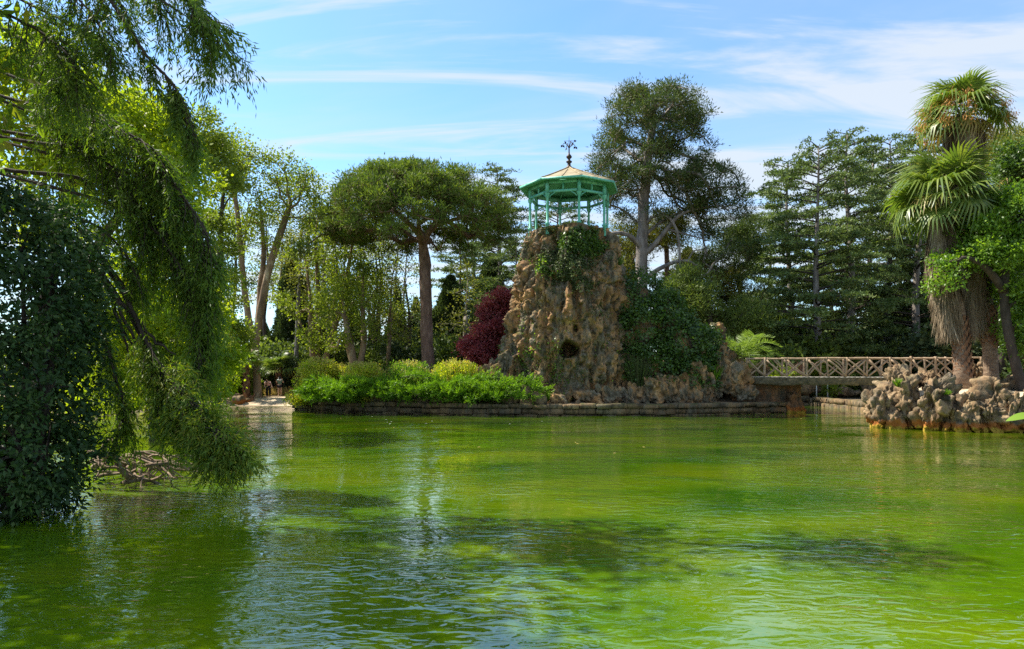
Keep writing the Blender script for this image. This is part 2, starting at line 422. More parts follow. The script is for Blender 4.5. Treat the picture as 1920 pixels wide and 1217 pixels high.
M['taxo'] = leaf_mat('swamp cypress needles', [(0.034, 0.070, 0.016), (0.066, 0.120, 0.020), (0.125, 0.175, 0.02), (0.20, 0.18, 0.025)], 0.45, (1.5, 1.6, 0.4), 0.55, 0.25, 1.3)
M['laurel'] = leaf_mat('glossy dark evergreen leaves', [(0.010, 0.026, 0.009), (0.020, 0.046, 0.013), (0.036, 0.072, 0.018), (0.085, 0.13, 0.035)], 0.2, (1.2, 1.6, 0.4), 0.5, 0.2, 1.1)
M['ivy'] = leaf_mat('ivy leaves', [(0.022, 0.048, 0.012), (0.045, 0.085, 0.016), (0.10, 0.155, 0.02)], 0.32, (1.4, 1.6, 0.4), 0.4, 0.4)
M['ivy_dry'] = leaf_mat('sparse ivy and dry stems', [(0.05, 0.05, 0.03), (0.045, 0.065, 0.02), (0.07, 0.095, 0.025)], 0.2, (1.2, 1.4, 0.5), 0.6, 0.2)
M['privet'] = leaf_mat('yellow green shrub leaves', [(0.075, 0.14, 0.012), (0.17, 0.23, 0.015), (0.34, 0.34, 0.03), (0.42, 0.28, 0.09)], 0.45, (1.3, 1.3, 0.4), 0.45, 0.3, 1.6)
M['privet_tip'] = leaf_mat('pink young shoot leaves', [(0.26, 0.32, 0.04), (0.33, 0.33, 0.07), (0.38, 0.27, 0.12)], 0.45, (1.2, 1.1, 0.7), 0.5, 0.3)
M['juniper'] = leaf_mat('juniper sprays', [(0.045, 0.10, 0.010), (0.095, 0.185, 0.012), (0.18, 0.28, 0.016)], 0.38, (1.3, 1.4, 0.4), 0.5, 0.25)
M['plum'] = leaf_mat('purple plum leaves', [(0.055, 0.014, 0.018), (0.11, 0.028, 0.032), (0.17, 0.055, 0.05)], 0.4, (1.8, 0.9, 0.9), 0.5, 0.3, 2.4)
M['broad'] = leaf_mat('fresh green leaves', [(0.050, 0.105, 0.014), (0.10, 0.18, 0.018), (0.19, 0.275, 0.03)], 0.45, (1.4, 1.5, 0.4), 0.4, 0.4)
M['under'] = leaf_mat('undergrowth leaves', [(0.035, 0.055, 0.016), (0.07, 0.095, 0.024), (0.13, 0.155, 0.035)], 0.35, (1.3, 1.4, 0.5), 0.5, 0.2, 1.75)
M['fan'] = leaf_mat('fan palm leaf', [(0.050, 0.085, 0.020), (0.10, 0.15, 0.028), (0.20, 0.225, 0.045)], 0.35, (1.3, 1.4, 0.5), 0.38, 0.5)
M['fan_old'] = leaf_mat('yellowing fan palm leaf', [(0.16, 0.11, 0.04), (0.26, 0.20, 0.06), (0.20, 0.20, 0.05)], 0.3, (1.2, 1.1, 0.6), 0.5, 0.4)
M['fruit'] = leaf_mat('orange palm fruit stalks', [(0.30, 0.13, 0.03), (0.42, 0.22, 0.06)], 0.2, (1, 1, 1), 0.6, 0.2)
M['feather'] = leaf_mat('feather palm leaflet', [(0.07, 0.115, 0.03), (0.14, 0.20, 0.05), (0.22, 0.28, 0.08)], 0.4, (1.3, 1.4, 0.5), 0.35, 0.5)
M['drygrass'] = leaf_mat('dry grass', [(0.22, 0.16, 0.06), (0.38, 0.30, 0.12), (0.30, 0.28, 0.09)], 0.4, (1.2, 1.1, 0.7), 0.7, 0.1)
M['rock'] = rock_mat('ochre tufa rock', [(0.10, 0.052, 0.024), (0.28, 0.15, 0.065), (0.46, 0.265, 0.12), (0.60, 0.42, 0.23)], [(0.075, 0.066, 0.046), (0.26, 0.215, 0.15)], True, 0.3, 0.45, 0.55, 1.15)
M['rock_pale'] = rock_mat('pale grey brown tufa rock', [(0.09, 0.052, 0.028), (0.20, 0.128, 0.070), (0.32, 0.220, 0.125), (0.43, 0.32, 0.20)], [(0.075, 0.064, 0.048), (0.22, 0.175, 0.12)], True, 0.12, 0.48, 0.60, 1.1)
M['stone'] = rock_mat('wall stone', [(0.10, 0.065, 0.035), (0.17, 0.11, 0.06), (0.24, 0.16, 0.085), (0.32, 0.24, 0.14)], [(0.07, 0.062, 0.042), (0.18, 0.15, 0.105)], False, 0.3)
M['sand'] = noise_mat('sandy path', [(0.30, 0.22, 0.14), (0.46, 0.36, 0.24), (0.54, 0.45, 0.32)], 1.2, 0.95, 0.5, 14, (1, 1, 1), [0.3, 0.5, 0.7])
# ---------------------------------------------------------------- ground
POND = np.array([(-8, 4), (0, 2.6), (10, 2.6), (20, 5), (25, 12), (24, 19), (22.8, 23.0), (20.6, 26.4), (18.3, 27.9), (16.5, 29.2),
                 (17.0, 31.2), (18.2, 34), (20.2, 37.5), (21, 42), (20.5, 46.6), (16, 47), (10, 47), (3, 46.6), (-4, 46.2), (-10, 45.2),
                 (-13.5, 44.4), (-17.6, 44.4), (-20.5, 42), (-21, 36), (-19, 28), (-15.5, 22), (-12.5, 17), (-10.6, 13.5), (-9.6, 10), (-8.6, 6)], float)
def poly_sd(p, poly):
    """signed distance, negative inside"""
    a = poly; b = np.roll(poly, -1, 0); best = np.full(len(p), 1e9); ins = np.zeros(len(p), bool)
    for (x0, y0), (x1, y1) in zip(a, b):
        e = np.array([x1 - x0, y1 - y0]); w = p - np.array([x0, y0])
        t = np.clip(w @ e / (e @ e), 0, 1); best = np.minimum(best, np.linalg.norm(w - t[:, None] * e, axis=1))
        c = ((y0 > p[:, 1]) != (y1 > p[:, 1])) & (p[:, 0] < (x1 - x0) * (p[:, 1] - y0) / (y1 - y0 + 1e-12) + x0)
        ins ^= c
    return np.where(ins, -best, best)
def ground_h(p):
    p = np.asarray(p, float).reshape(-1, 2); sd = poly_sd(p, POND)
    far = sstep(44, 46, p[:, 1]) * sstep(-9.5, -8, p[:, 0])                   # walled bank: steeper
    wid = 2.4 - 1.9 * np.maximum(far, sstep(11, 14, p[:, 0]))
    h = -1.2 + 1.2 * sstep(-1.5, 0.0, sd) + 0.42 * sstep(0.0, 1, sd / wid) + 0.10 * sstep(2, 14, sd)
    pen = sstep(15.5, 17.0, p[:, 0]) * sstep(22.0, 24.5, p[:, 1]) * (1 - sstep(35.5, 39, p[:, 1]))
    h = h + pen * 1.05 * sstep(0.3, 1.6, sd)
    near = 1 - sstep(2, 5, p[:, 1])
    h = h + near * 0.5 * sstep(0.3, 2, sd)
    pp = np.c_[p, np.zeros(len(p))]
    return h + 0.05 * fbm(pp * 0.7, 3, 2) * (sd > 0.2) + 0.5 * fbm(pp * 0.02, 2, 4) * sstep(70, 200, np.abs(sd))
def gz(x, y): return float(ground_h([[x, y]])[0])
def spaced(lo, hi, step, out):
    core = list(np.arange(lo, hi + 1e-6, step)); s = step; a = core[-1]; b = core[0]
    while a < out: s *= 1.35; a += s; b -= s; core.append(a); core.insert(0, b)
    return np.array(core)
gx = spaced(-30, 30, 0.6, 2500); gy = spaced(0, 62, 0.6, 2500)
X, Y = np.meshgrid(gx, gy); pts = np.c_[X.ravel(), Y.ravel()]
V = np.c_[pts, ground_h(pts)]
nx, ny = len(gx), len(gy); i = np.arange(ny - 1)[:, None] * nx; j = np.arange(nx - 1)[None]
F = np.stack([i + j, i + j + 1, i + nx + j + 1, i + nx + j], -1).reshape(-1, 4)
def ground_material():
    m = noise_mat('park ground', [(0.06, 0.055, 0.03), (0.12, 0.09, 0.055), (0.20, 0.15, 0.09), (0.28, 0.22, 0.14)], 0.35, 0.95, 0.6, 9, (1, 1, 1), [0.3, 0.45, 0.56, 0.72])
    return m
tag(MB().add(V, F).build('ground', ground_material(), None, True), 'sandy park ground with leaf litter around the pond', 'ground', kind='structure')

ix = np.arange(-19.5, -11.5, 0.25); iy = np.arange(44.2, 49.5, 0.25); X, Y = np.meshgrid(ix, iy); pts = np.c_[X.ravel(), Y.ravel()]
nx, ny = len(ix), len(iy); i = np.arange(ny - 1)[:, None] * nx; j = np.arange(nx - 1)[None]
F = np.stack([i + j, i + j + 1, i + nx + j + 1, i + nx + j], -1).reshape(-1, 4)
edge = np.hypot((pts[:, 0] + 15.5) / 3.6, (pts[:, 1] - 46.6) / 2.3) + 0.15 * fbm(np.c_[pts, pts[:, :1] * 0], 3, 12)
F = F[edge[F].max(axis=1) < 1.0]
tag(MB().add(np.c_[pts, ground_h(pts) + 0.02], F).build('path', M['sand'], None, True), 'pale sandy landing sloping to the water by the plane tree', 'path', kind='structure')

# ---------------------------------------------------------------- water
def water_material():
    m, n, l, o = nt('murky green pond water')
    tc = n.new('ShaderNodeTexCoord')
    def mapping(s, r=0.0):
        q = n.new('ShaderNodeMapping'); q.inputs['Scale'].default_value = s; q.inputs['Rotation'].default_value = (0, 0, r)
        l.new(tc.outputs['Object'], q.inputs[0]); return q.outputs[0]
    def nz(src, sc, det, ro=0.5, di=0.0):
        q = n.new('ShaderNodeTexNoise'); q.inputs['Scale'].default_value = sc; q.inputs['Detail'].default_value = det
        q.inputs['Roughness'].default_value = ro; q.inputs['Distortion'].default_value = di; l.new(src, q.inputs['Vector']); return q.outputs['Fac']
    r = ramp(n, [(0.024, 0.086, 0.001), (0.064, 0.140, 0.001), (0.125, 0.185, 0.001)], [0.30, 0.46, 0.66])
    l.new(nz(mapping((0.20, 0.42, 1), 0.2), 1.0, 6, 0.55, 0.4), r.inputs[0])
    b = n.new('ShaderNodeBsdfPrincipled'); b.inputs['Roughness'].default_value = 0.02; b.inputs['IOR'].default_value = 1.4
    l.new(r.outputs[0], b.inputs['Base Color'])
    h1 = nz(mapping((1.0, 2.1, 1), R(10)), 2.9, 2, 0.45, 0.8)
    h2 = nz(mapping((0.9, 1.8, 1), R(-14)), 1.1, 2, 0.5, 0.5)
    h3 = nz(mapping((1.0, 1.3, 1)), 0.35, 2)
    calm = n.new('ShaderNodeMapRange'); calm.inputs[1].default_value = 0.35; calm.inputs[2].default_value = 0.62
    calm.inputs[3].default_value = 0.16; calm.inputs[4].default_value = 1.0; l.new(h3, calm.inputs[0])
    a = n.new('ShaderNodeMath'); a.operation = 'MULTIPLY_ADD'; l.new(h2, a.inputs[0]); a.inputs[1].default_value = 0.55; l.new(h1, a.inputs[2])
    mu = n.new('ShaderNodeMath'); mu.operation = 'MULTIPLY'; l.new(a.outputs[0], mu.inputs[0]); l.new(calm.outputs[0], mu.inputs[1])
    bp = n.new('ShaderNodeBump'); bp.inputs['Strength'].default_value = 1.0; bp.inputs['Distance'].default_value = 0.024
    l.new(mu.outputs[0], bp.inputs['Height']); l.new(bp.outputs[0], b.inputs['Normal'])
    b.inputs['Coat Weight'].default_value = 1.0; b.inputs['Coat IOR'].default_value = 1.42; b.inputs['Coat Roughness'].default_value = 0.02
    l.new(bp.outputs[0], b.inputs['Coat Normal'])
    l.new(b.outputs[0], o.inputs[0])
    return m
wv = [(-40, -2, 0), (40, -2, 0), (40, 60, 0), (-40, 60, 0)]
tag(MB().add(wv, [[0, 1, 2, 3]]).build('water', water_material()), 'murky green pond water with small ripples', 'water', kind='structure')

# ---------------------------------------------------------------- island
FRONT = [(548, 766), (600, 771), (700, 775), (850, 778), (1000, 779.5), (1150, 780), (1270, 779), (1400, 776), (1496, 773)]
front = np.array([P(x, y, HC * FPX / (y - HOR))[:2] for x, y in FRONT])
back = np.array([(16.3, 40.5), (14, 42.3), (5, 43.6), (-5, 43.4), (-10.5, 43.2), (-12.6, 42.6)])
ISL = np.r_[front, back]
ix = np.arange(-14, 18, 0.4); iy = np.arange(34, 45, 0.4); X, Y = np.meshgrid(ix, iy); pts = np.c_[X.ravel(), Y.ravel()]
sd = poly_sd(pts, ISL); hz = -1.3 + 1.9 * sstep(0.1, -0.35, sd) + 0.5 * sstep(-0.8, -4, sd) + 0.06 * fbm(np.c_[pts, pts[:, :1] * 0] * 0.9, 3, 8)
nx, ny = len(ix), len(iy); i = np.arange(ny - 1)[:, None] * nx; j = np.arange(nx - 1)[None]
F = np.stack([i + j, i + j + 1, i + nx + j + 1, i + nx + j], -1).reshape(-1, 4)
M['soil'] = noise_mat('island soil', [(0.07, 0.05, 0.03), (0.16, 0.115, 0.07), (0.24, 0.18, 0.11)], 1.2, 0.95, 0.7, 9, (1, 1, 1), [0.3, 0.5, 0.72])
tag(MB().add(np.c_[pts, hz], F).build('island_ground', M['soil'], None, True), 'earth of the small island under rock tower and shrubs', 'ground', kind='structure')

def blob(name, c, size, seed, mat, parent=None, amp=0.28, sub=4, vert=0.6, pits=0.5, loc=None, lean=(0, 0)):
    """craggy rock: icosphere squeezed to size and eaten by noise; sits with its base at c"""
    bm = bmesh.new(); bmesh.ops.create_icosphere(bm, subdivisions=sub, radius=1.0)
    v = np.array([q.co[:] for q in bm.verts]); f = np.array([[q.index for q in p.verts] for p in bm.faces]); bm.free()
    s = np.asarray(size, float); e = np.sign(v) * np.abs(v) ** 0.8
    p = e * s * 0.5; q = warp(p * np.array([1, 1, vert * 0.6]) + seed * 3.7, 0.8, 0.5, seed)
    m = float(np.mean(s)); g = min(1.0, m / 1.7) * amp / 0.3
    d = g * (1.05 * (lumpy(p + seed * 3.7, seed, vert * 0.7) - 0.42) * min(1.0, m / 1.2) + 0.30 * (ridged(q * 0.8, 2, seed) - 0.4) + 0.16 * (ridged(q * 5.5, 3, seed + 8) - 0.35) - 0.05)
    p = p + nrmz(e / s) * d[:, None]
    t = (p[:, 2:3] / s[2] + 0.5); p = p + t * np.array([[lean[0], lean[1], 0]])
    p[:, 2] += s[2] * 0.5
    mb = MB().add(p, f); o = mb.build(name, mat, parent, True)
    o.location = tuple(float(t) for t in c); return o

# retaining wall in courses of stones along the island front
def stone_mesh(seed):
    bm = bmesh.new(); bmesh.ops.create_cube(bm, size=1.0); bmesh.ops.bevel(bm, geom=bm.edges[:], offset=0.09, segments=1, affect='EDGES')
    bmesh.ops.triangulate(bm, faces=[f for f in bm.faces if len(f.verts) > 4]); 
    v = np.array([q.co[:] for q in bm.verts]); v = v + 0.13 * np.stack([noise3(v * 3 + seed * 5 + k * 9, seed + k) for k in range(3)], -1)
    mb = MB()
    fs = [[q.index for q in p.verts] for p in bm.faces]; bm.free()
    mb.v.append(v); mb.n = len(v)
    for k in (3, 4):
        g = [f for f in fs if len(f) == k]
        if g: mb.f.append(np.array(g)); mb.r.append(np.full(len(g), 0.5))
    return mb.mesh('stone', M['stone'])
STONES = [stone_mesh(k) for k in range(6)]
def along(poly, step):
    seg = np.linalg.norm(np.diff(poly, axis=0), axis=1); cum = np.r_[0, np.cumsum(seg)]; out = []; s = 0.0
    while s < cum[-1] - 0.2:
        ln = step * random.uniform(0.7, 1.35); m = min(s + ln / 2, cum[-1]); k = min(np.searchsorted(cum, m) - 1, len(seg) - 1); k = max(k, 0)
        t = (m - cum[k]) / seg[k]; p = poly[k] * (1 - t) + poly[k + 1] * t; e = (poly[k + 1] - poly[k]) / seg[k]
        out.append((p, math.atan2(e[1], e[0]), ln)); s += ln
    return out
def stone_wall(name, label, line, courses, depth=0.5, step=0.8, inset=0.0):
    w = thing(name, label, 'wall', (0, 0, 0))
    for (z0, z1, off) in courses:
        for (p, a, ln) in along(line, step):
            nrm = np.array([-math.sin(a), math.cos(a)])
            q = p + nrm * (depth / 2 + off + random.uniform(-0.07, 0.07) + inset)
            link_copy(random.choice(STONES), 'stone', w, (q[0], q[1], (z0 + z1) / 2 + random.uniform(-0.035, 0.035)), (0, 0, a + random.uniform(-.03, .03)), (ln * 0.985, depth, (z1 - z0) * 0.97))
    return w
stone_wall('retaining_wall', 'low dark stone retaining wall along the island waterline with a jutting upper course', front, [(-0.5, 0.05, 0.05), (0.06, 0.36, 0.0), (0.37, 0.62, -0.08)], 0.5, 0.7)

# ---------------------------------------------------------------- rock tower
TC = P(1067, HOR, 40.0)[:2]                     # axis of the tower
K = 40.0 / FPX
prof = [(790, 164, 0.60), (760, 158, 0.62), (720, 148, 0.68), (690, 139, 0.75), (660, 129, 0.81), (620, 119, 0.86), (580, 113, 0.9), (540, 110, 0.92), (505, 105, 0.92), (480, 96, 0.95), (460, 87, 0.98), (446, 82, 1.0), (437, 79, 1.0)]
pz = np.array([HC - (y - HOR) * K for y, _, _ in prof]); pr = np.array([r * K for _, r, _ in prof]); pyy = np.array([r * K * q for _, r, q in prof])
cxs = np.array([0, 0, 0, 0, 0, 0, 0, 0, 0.0, 0, 0, 0, 0])
nu, nv = 430, 238
zz = np.linspace(pz[0] - 0.5, pz[-1], nv); uu = np.linspace(0, 2 * math.pi, nu, endpoint=False)
rx = np.interp(zz, pz, pr); ry = np.interp(zz, pz, pyy)
U, Z = np.meshgrid(uu, zz); RX = rx[:, None]; RY = ry[:, None]
base = np.stack([RX * np.cos(U), RY * np.sin(U), Z], -1); nr = nrmz(np.stack([np.cos(U) / RX, np.sin(U) / RY, 0 * U], -1))
q = base * np.array([1, 1, 0.42]); q1 = base * np.array([1, 1, 0.6])
top = sstep(pz[-1], pz[-1] - 0.7, Z)
qw = warp(base, 0.55, 0.9, 2)
d = 0.38 * fbm(q * 0.5, 2, 11) + 1.15 * (lumpy(base, 21, 0.34) - 0.40) + 0.42 * (ridged(qw * np.array([1, 1, 0.25]) * 0.9, 2, 27) - 0.35) + 0.16 * (ridged(base * np.array([1, 1, 0.6]) * 5.0, 2, 33) - 0.3)
bulge = 0.35 * np.exp(-((Z - 9.0) / 0.5) ** 2) - 0.0
d = (d + bulge * fbm(base * 0.6, 2, 5)) * (0.45 + 0.55 * top)
# lower fringe: a rough apron of lumps
apr = sstep(2.4, 0.9, Z); d = d + apr * 0.35 * (ridged(base * 1.4, 3, 77) - 0.1)
V = base + nr * d[..., None]
V[..., 2] += 0.18 * fbm(base * 1.3, 3, 51)
V[..., 0] += TC[0]; V[..., 1] += TC[1]
def hole(px, py, rxp, ryp, depth):
    """a cave mouth opened in the face of the tower"""
    fx = HC; sx = 960 + V[..., 0] / V[..., 1] * FPX; sy = HOR - (V[..., 2] - HC) / V[..., 1] * FPX
    c = (np.sin(U) < -0.15)
    x = (sx - px) / rxp; y = (sy - py) / ryp
    x = x * (1 + 0.35 * np.clip(-y, -1, 1)) + 0.25 * noise3(V * 2.2, 3)
    r = np.sqrt(x * x + y * y)
    V[..., 1] += np.where(c, depth * sstep(1.0, 0.72, r), 0)
hole(1069, 655, 19, 18, 2.2); hole(1080, 615, 4, 8, 0.7)
TOWER_V = V.copy(); TOWER_U = U
vv = V.reshape(-1, 3); i = np.arange(nv - 1)[:, None] * nu; j = np.arange(nu)[None]; k = (j + 1) % nu
F = np.stack([i + j, i + k, i + nu + k, i + nu + j], -1).reshape(-1, 4)
tw = thing('rock_tower', 'tall craggy ochre rock tower with a dark cave mouth, carrying the green gazebo', 'rock', (TC[0], TC[1], 0))
tm = MB().add(vv - np.array([TC[0], TC[1], 0]), F)
tm.build('rock_face', M['rock'], tw, True)
top_z = float(pz[-1])
tp = MB(); lathe(tp, (0, 0, 0), [(2.2, top_z - 0.35), (2.0, top_z - 0.1), (1.2, top_z + 0.03), (0.01, top_z + 0.04)], 40)
M['cement'] = noise_mat('weathered cement', [(0.20, 0.17, 0.13), (0.36, 0.32, 0.26)], 3, 0.9, 0.4)
tp.build('top_slab', M['cement'], tw)
for n_, (x, y, dd, sx, sy, sz) in enumerate([(925, 735, 38.3, 1.3, 1.0, 2.3), (905, 735, 38.0, 0.9, 0.9, 1.7), (948, 745, 37.8, 1.4, 1.0, 2.9), (1192, 765, 38.0, 1.2, 1.0, 1.6), (1176, 765, 37.6, 1.0, 0.9, 2.2), (1020, 770, 36.9, 1.7, 0.8, 1.1), (1120, 772, 36.8, 1.9, 1.0, 1.2), (1070, 772, 36.6, 1.8, 0.9, 0.9), (975, 772, 36.9, 1.3, 0.8, 1.0)]):
    c = P(x, y, dd); blob('crag', (c[0] - TC[0], c[1] - TC[1], c[2] - 0.35), (sx, sy, sz), 60 + n_, M['rock'], tw, 0.3, 5)

# lumps of rock along the wall, right of the tower
rl = [(1170, 757, 37.0, 60, 38), (1205, 757, 37.0, 62, 48), (1232, 760, 36.8, 50, 42), (1262, 758, 37.0, 62, 50), (1292, 756, 37.3, 56, 46), (1322, 756, 37.5, 60, 60), (1345, 752, 38, 50, 56), (1110, 760, 36.6, 52, 32), (1145, 758, 36.8, 46, 40), (1052, 762, 36.5, 44, 26)]
rwords = ['squat mossy', 'slanting', 'small hunched', 'pointed leaning', 'broad slanting', 'tall ridged', 'tall mossy', 'low flat', 'narrow pitted', 'small low']
rnext = ['below the rock tower, right of the cave', 'at the right foot of the rock tower', 'between two slanting rocks under the ivy', 'under the dark ivy slope', 'under the middle of the ivy slope', 'where the ivy ends above the wall', 'beside the bridge pier on the island', 'on the wall straight below the cave', 'on the wall right of the cave', 'on the wall left of the cave']
for n_, (x, y, dd, w, h) in enumerate(rl):
    c = P(x, y, dd); k = dd / FPX
    o = blob('rock', (c[0], c[1], 0.45), (w * k * 0.95, 0.9, h * k * (1.3 if x > 1220 else 1.05)), 100 + n_, M['rock'], None, 0.26, 5, 0.7, 0.4, None, (-0.35, 0.1))
    tag(o, '%s brown rock %s' % (rwords[n_], rnext[n_]), 'rock', 'rocks along the island wall')

for n_, (x, w, h, lb) in enumerate([(702, 36, 20, 'flat mossy stone on the wall under the second juniper'), (742, 30, 26, 'upright stone on the wall between two junipers'), (790, 40, 22, 'low stone on the wall right of the pine-side juniper'), (820, 30, 30, 'pointed stone on the wall below the bright shrub'), (958, 34, 22, 'rounded stone on the wall just past the widest juniper'), (985, 30, 34, 'pointed pale-edged stone on the wall at the left foot of the tower'), (1008, 36, 20, 'flat stone on the wall under the tower weeds')]):
    c = P(x, 757, 36.4); kk = 36.4 / FPX; yy = float(np.interp(c[0], front[:, 0], front[:, 1])) + 0.4
    tag(blob('rock', (c[0], yy, 0.45), (w * kk, 0.6, h * kk + 0.2), 210 + n_, M['stone'], None, 0.26, 4, 0.7), lb, 'rock', 'rocks along the island wall')

# ---------------------------------------------------------------- gazebo
M['gz'] = noise_mat('weathered green paint', [(0.06, 0.27, 0.19), (0.13, 0.45, 0.33), (0.24, 0.55, 0.43)], 5, 0.55, 0.2, 30, (1, 1, 0.4), [0.28, 0.5, 0.75], spec=0.4, dist=0.01)
M['gz_in'] = noise_mat('green painted boards', [(0.07, 0.30, 0.16), (0.12, 0.42, 0.24)], 4, 0.6, 0.3, 14, (1, 1, 1), [0.3, 0.7])
M['roof'] = noise_mat('tan roof sheet', [(0.19, 0.15, 0.09), (0.32, 0.26, 0.16), (0.40, 0.34, 0.225)], 2.5, 0.75, 0.3, 12, (1, 1, 1), [0.3, 0.5, 0.72])
M['iron'] = plain('dark wrought iron', (0.045, 0.035, 0.03), 0.55, 0.6, 0.4, 10)
gz_o = thing('gazebo', 'turquoise green octagonal gazebo with tan roof on top of the rock tower', 'gazebo', (TC[0], TC[1], top_z))
G0 = 0.0; RC = 2.32; ZE = 12.98 - top_z; ZA = HC + (HOR - 314) * K - top_z; ZR = ZE - 0.62
phi = R(-90 + 9)
ang = [phi + k * math.pi / 4 for k in range(8)]
cor = [np.array([RC * math.cos(a), RC * math.sin(a), 0]) for a in ang]
def up(p, z): return np.array([p[0], p[1], z])
for k, c in enumerate(cor):
    mb = MB(); lathe(mb, (c[0], c[1], 0), [(0.10, -0.45), (0.10, 0.10), (0.13, 0.12), (0.13, 0.2), (0.075, 0.24), (0.066, ZR - 0.3), (0.11, ZR - 0.26), (0.13, ZR - 0.14), (0.15, ZR - 0.10)], 12)
    bx_ = MB(); box(bx_, (c[0], c[1], (ZR - 0.10 + ZE) / 2), (0.165, 0.165, ZE - ZR + 0.10), ang[k])
    co = mb.build('column', M['gz'], gz_o, False); bx_.build('column_head', M['gz'], co)
    n_ = cor[(k + 1) % 8]; dirv = nrmz((n_ - c)[None])[0]; a_, b_ = c + dirv * 0.1, n_ - dirv * 0.1
    m1 = MB(); bar(m1, up(a_, ZR), up(b_, ZR), 0.10, 0.13); m1.build('lower_rail', M['gz'], gz_o)
    m1 = MB(); bar(m1, up(a_, ZE - 0.10), up(b_, ZE - 0.10), 0.12, 0.19); m1.build('top_beam', M['gz'], gz_o)
    mid = (c + n_) / 2
    m1 = MB(); bar(m1, up(mid, ZR + 0.066), up(mid, ZE - 0.197), 0.085, 0.085); m1.build('short_post', M['gz'], gz_o)
    for (s_, e_) in ((a_, mid), (b_, mid)):                      # little corner brackets
        m1 = MB(); sdir = nrmz((e_ - s_)[None])[0]
        m1 and tube(m1, [up(s_ + sdir * 0.01, ZR - 0.34), up(s_ + sdir * 0.12, ZR - 0.2), up(s_ + sdir * 0.34, ZR - 0.07)], 0.028, 6); m1.build('bracket', M['gz'], gz_o)
RE = 2.92
oc = [np.array([RE * math.cos(a), RE * math.sin(a), 0]) for a in ang]
ap = np.array([0, 0, ZA])
for k in range(8):
    a_, b_ = up(oc[k], ZE + 0.02), up(oc[(k + 1) % 8], ZE + 0.02)
    th = 0.06
    t2 = ap * 1.0; mid_n = nrmz(np.cross(b_ - a_, t2 - a_)[None])[0]
    # roof panel, slightly concave, with thickness
    seq = []
    for s_ in np.linspace(0, 1, 6):
        z = ZE + 0.02 + (ZA - ZE) * (s_ ** 1.06)
        seq.append((up(oc[k] * (1 - s_) * 0.998, z), up(oc[(k + 1) % 8] * (1 - s_) * 0.998, z)))
    v = [p for pr_ in seq for p in pr_]; f = [[2 * q, 2 * q + 1, 2 * q + 3, 2 * q + 2] for q in range(5)]
    v2 = [p - np.array([0, 0, th]) for p in v]
    m1 = MB(); m1.add(v, f); m1.build('roof_panel', M['roof'], gz_o)
    m1 = MB(); m1.add(v2, [g[::-1] for g in f]); m1.build('ceiling_panel', M['gz_in'], gz_o)
    m1 = MB(); bar(m1, up(oc[k], ZE - 0.035), up(oc[(k + 1) % 8], ZE - 0.035), 0.05, 0.12); m1.build('eave_board', M['gz'], gz_o)
    m1 = MB(); tube(m1, [s[0] + np.array([0, 0, 0.02]) for s in seq], 0.045, 6); m1.build('roof_rib', M['roof'], gz_o)
    m1 = MB(); mm = [(s[0] + s[1]) / 2 + np.array([0, 0, 0.012]) for s in seq[:5]]; tube(m1, mm, 0.026, 5); m1.build('roof_seam', M['roof'], gz_o)
    m1 = MB(); bar(m1, up(cor[k], ZE - 0.03), ap - np.array([0, 0, 0.18]), 0.07, 0.10); m1.build('rafter', M['gz_in'], gz_o)
    # soffit between beam and eave
    m1 = MB(); r_ = RC / RE * 0.985; m1.add([up(oc[k], ZE - 0.07), up(oc[(k + 1) % 8], ZE - 0.07), up(oc[(k + 1) % 8] * r_, ZE - 0.01), up(oc[k] * r_, ZE - 0.01)], [[3, 2, 1, 0]]); m1.build('soffit', M['gz_in'], gz_o)
fn = MB(); lathe(fn, (0, 0, ZA - 0.06), [(0.20, 0), (0.16, 0.1), (0.10, 0.16), (0.09, 0.30), (0.17, 0.36), (0.17, 0.42), (0.08, 0.47), (0.07, 0.55), (0.15, 0.62), (0.17, 0.68), (0.13, 0.76), (0.05, 0.84), (0.04, 0.95), (0.035, 1.25), (0.025, 1.35), (0.012, 1.7), (0.002, 1.95)], 12)
fo = fn.build('finial', M['iron'], gz_o)
for k in range(4):
    a = R(20 + 90 * k); dx = np.array([math.cos(a), math.sin(a), 0])
    m1 = MB(); z0 = ZA + 1.15
    pts = [dx * r_ + np.array([0, 0, z]) for r_, z in ((0.03, z0), (0.09, z0 + 0.10), (0.18, z0 + 0.2), (0.27, z0 + 0.24), (0.36, z0 + 0.2), (0.40, z0 + 0.13))]
    tube(m1, pts, [0.022, 0.022, 0.02, 0.018, 0.018, 0.015], 6)
    leaves(m1, [pts[-1] + dx * 0.02, pts[-1], pts[2]], [[dx[0], dx[1], -1.6], [-dx[0], -dx[1], -1.5], [dx[0], dx[1], 1.5]], [[-dx[1], dx[0], 0.2]] * 3, 0.20, 0.14)
    m1.build('scroll', M['iron'], fo)
m1 = MB(); tube(m1, [(-0.3, 0, ZA + 1.55), (0.3, 0, ZA + 1.55)], 0.012, 5); leaves(m1, [(0.25, 0, ZA + 1.55)], [(1, 0, 0)], [(0, 1, 0)], 0.2, 0.14); m1.build('weather_vane', M['iron'], fo)

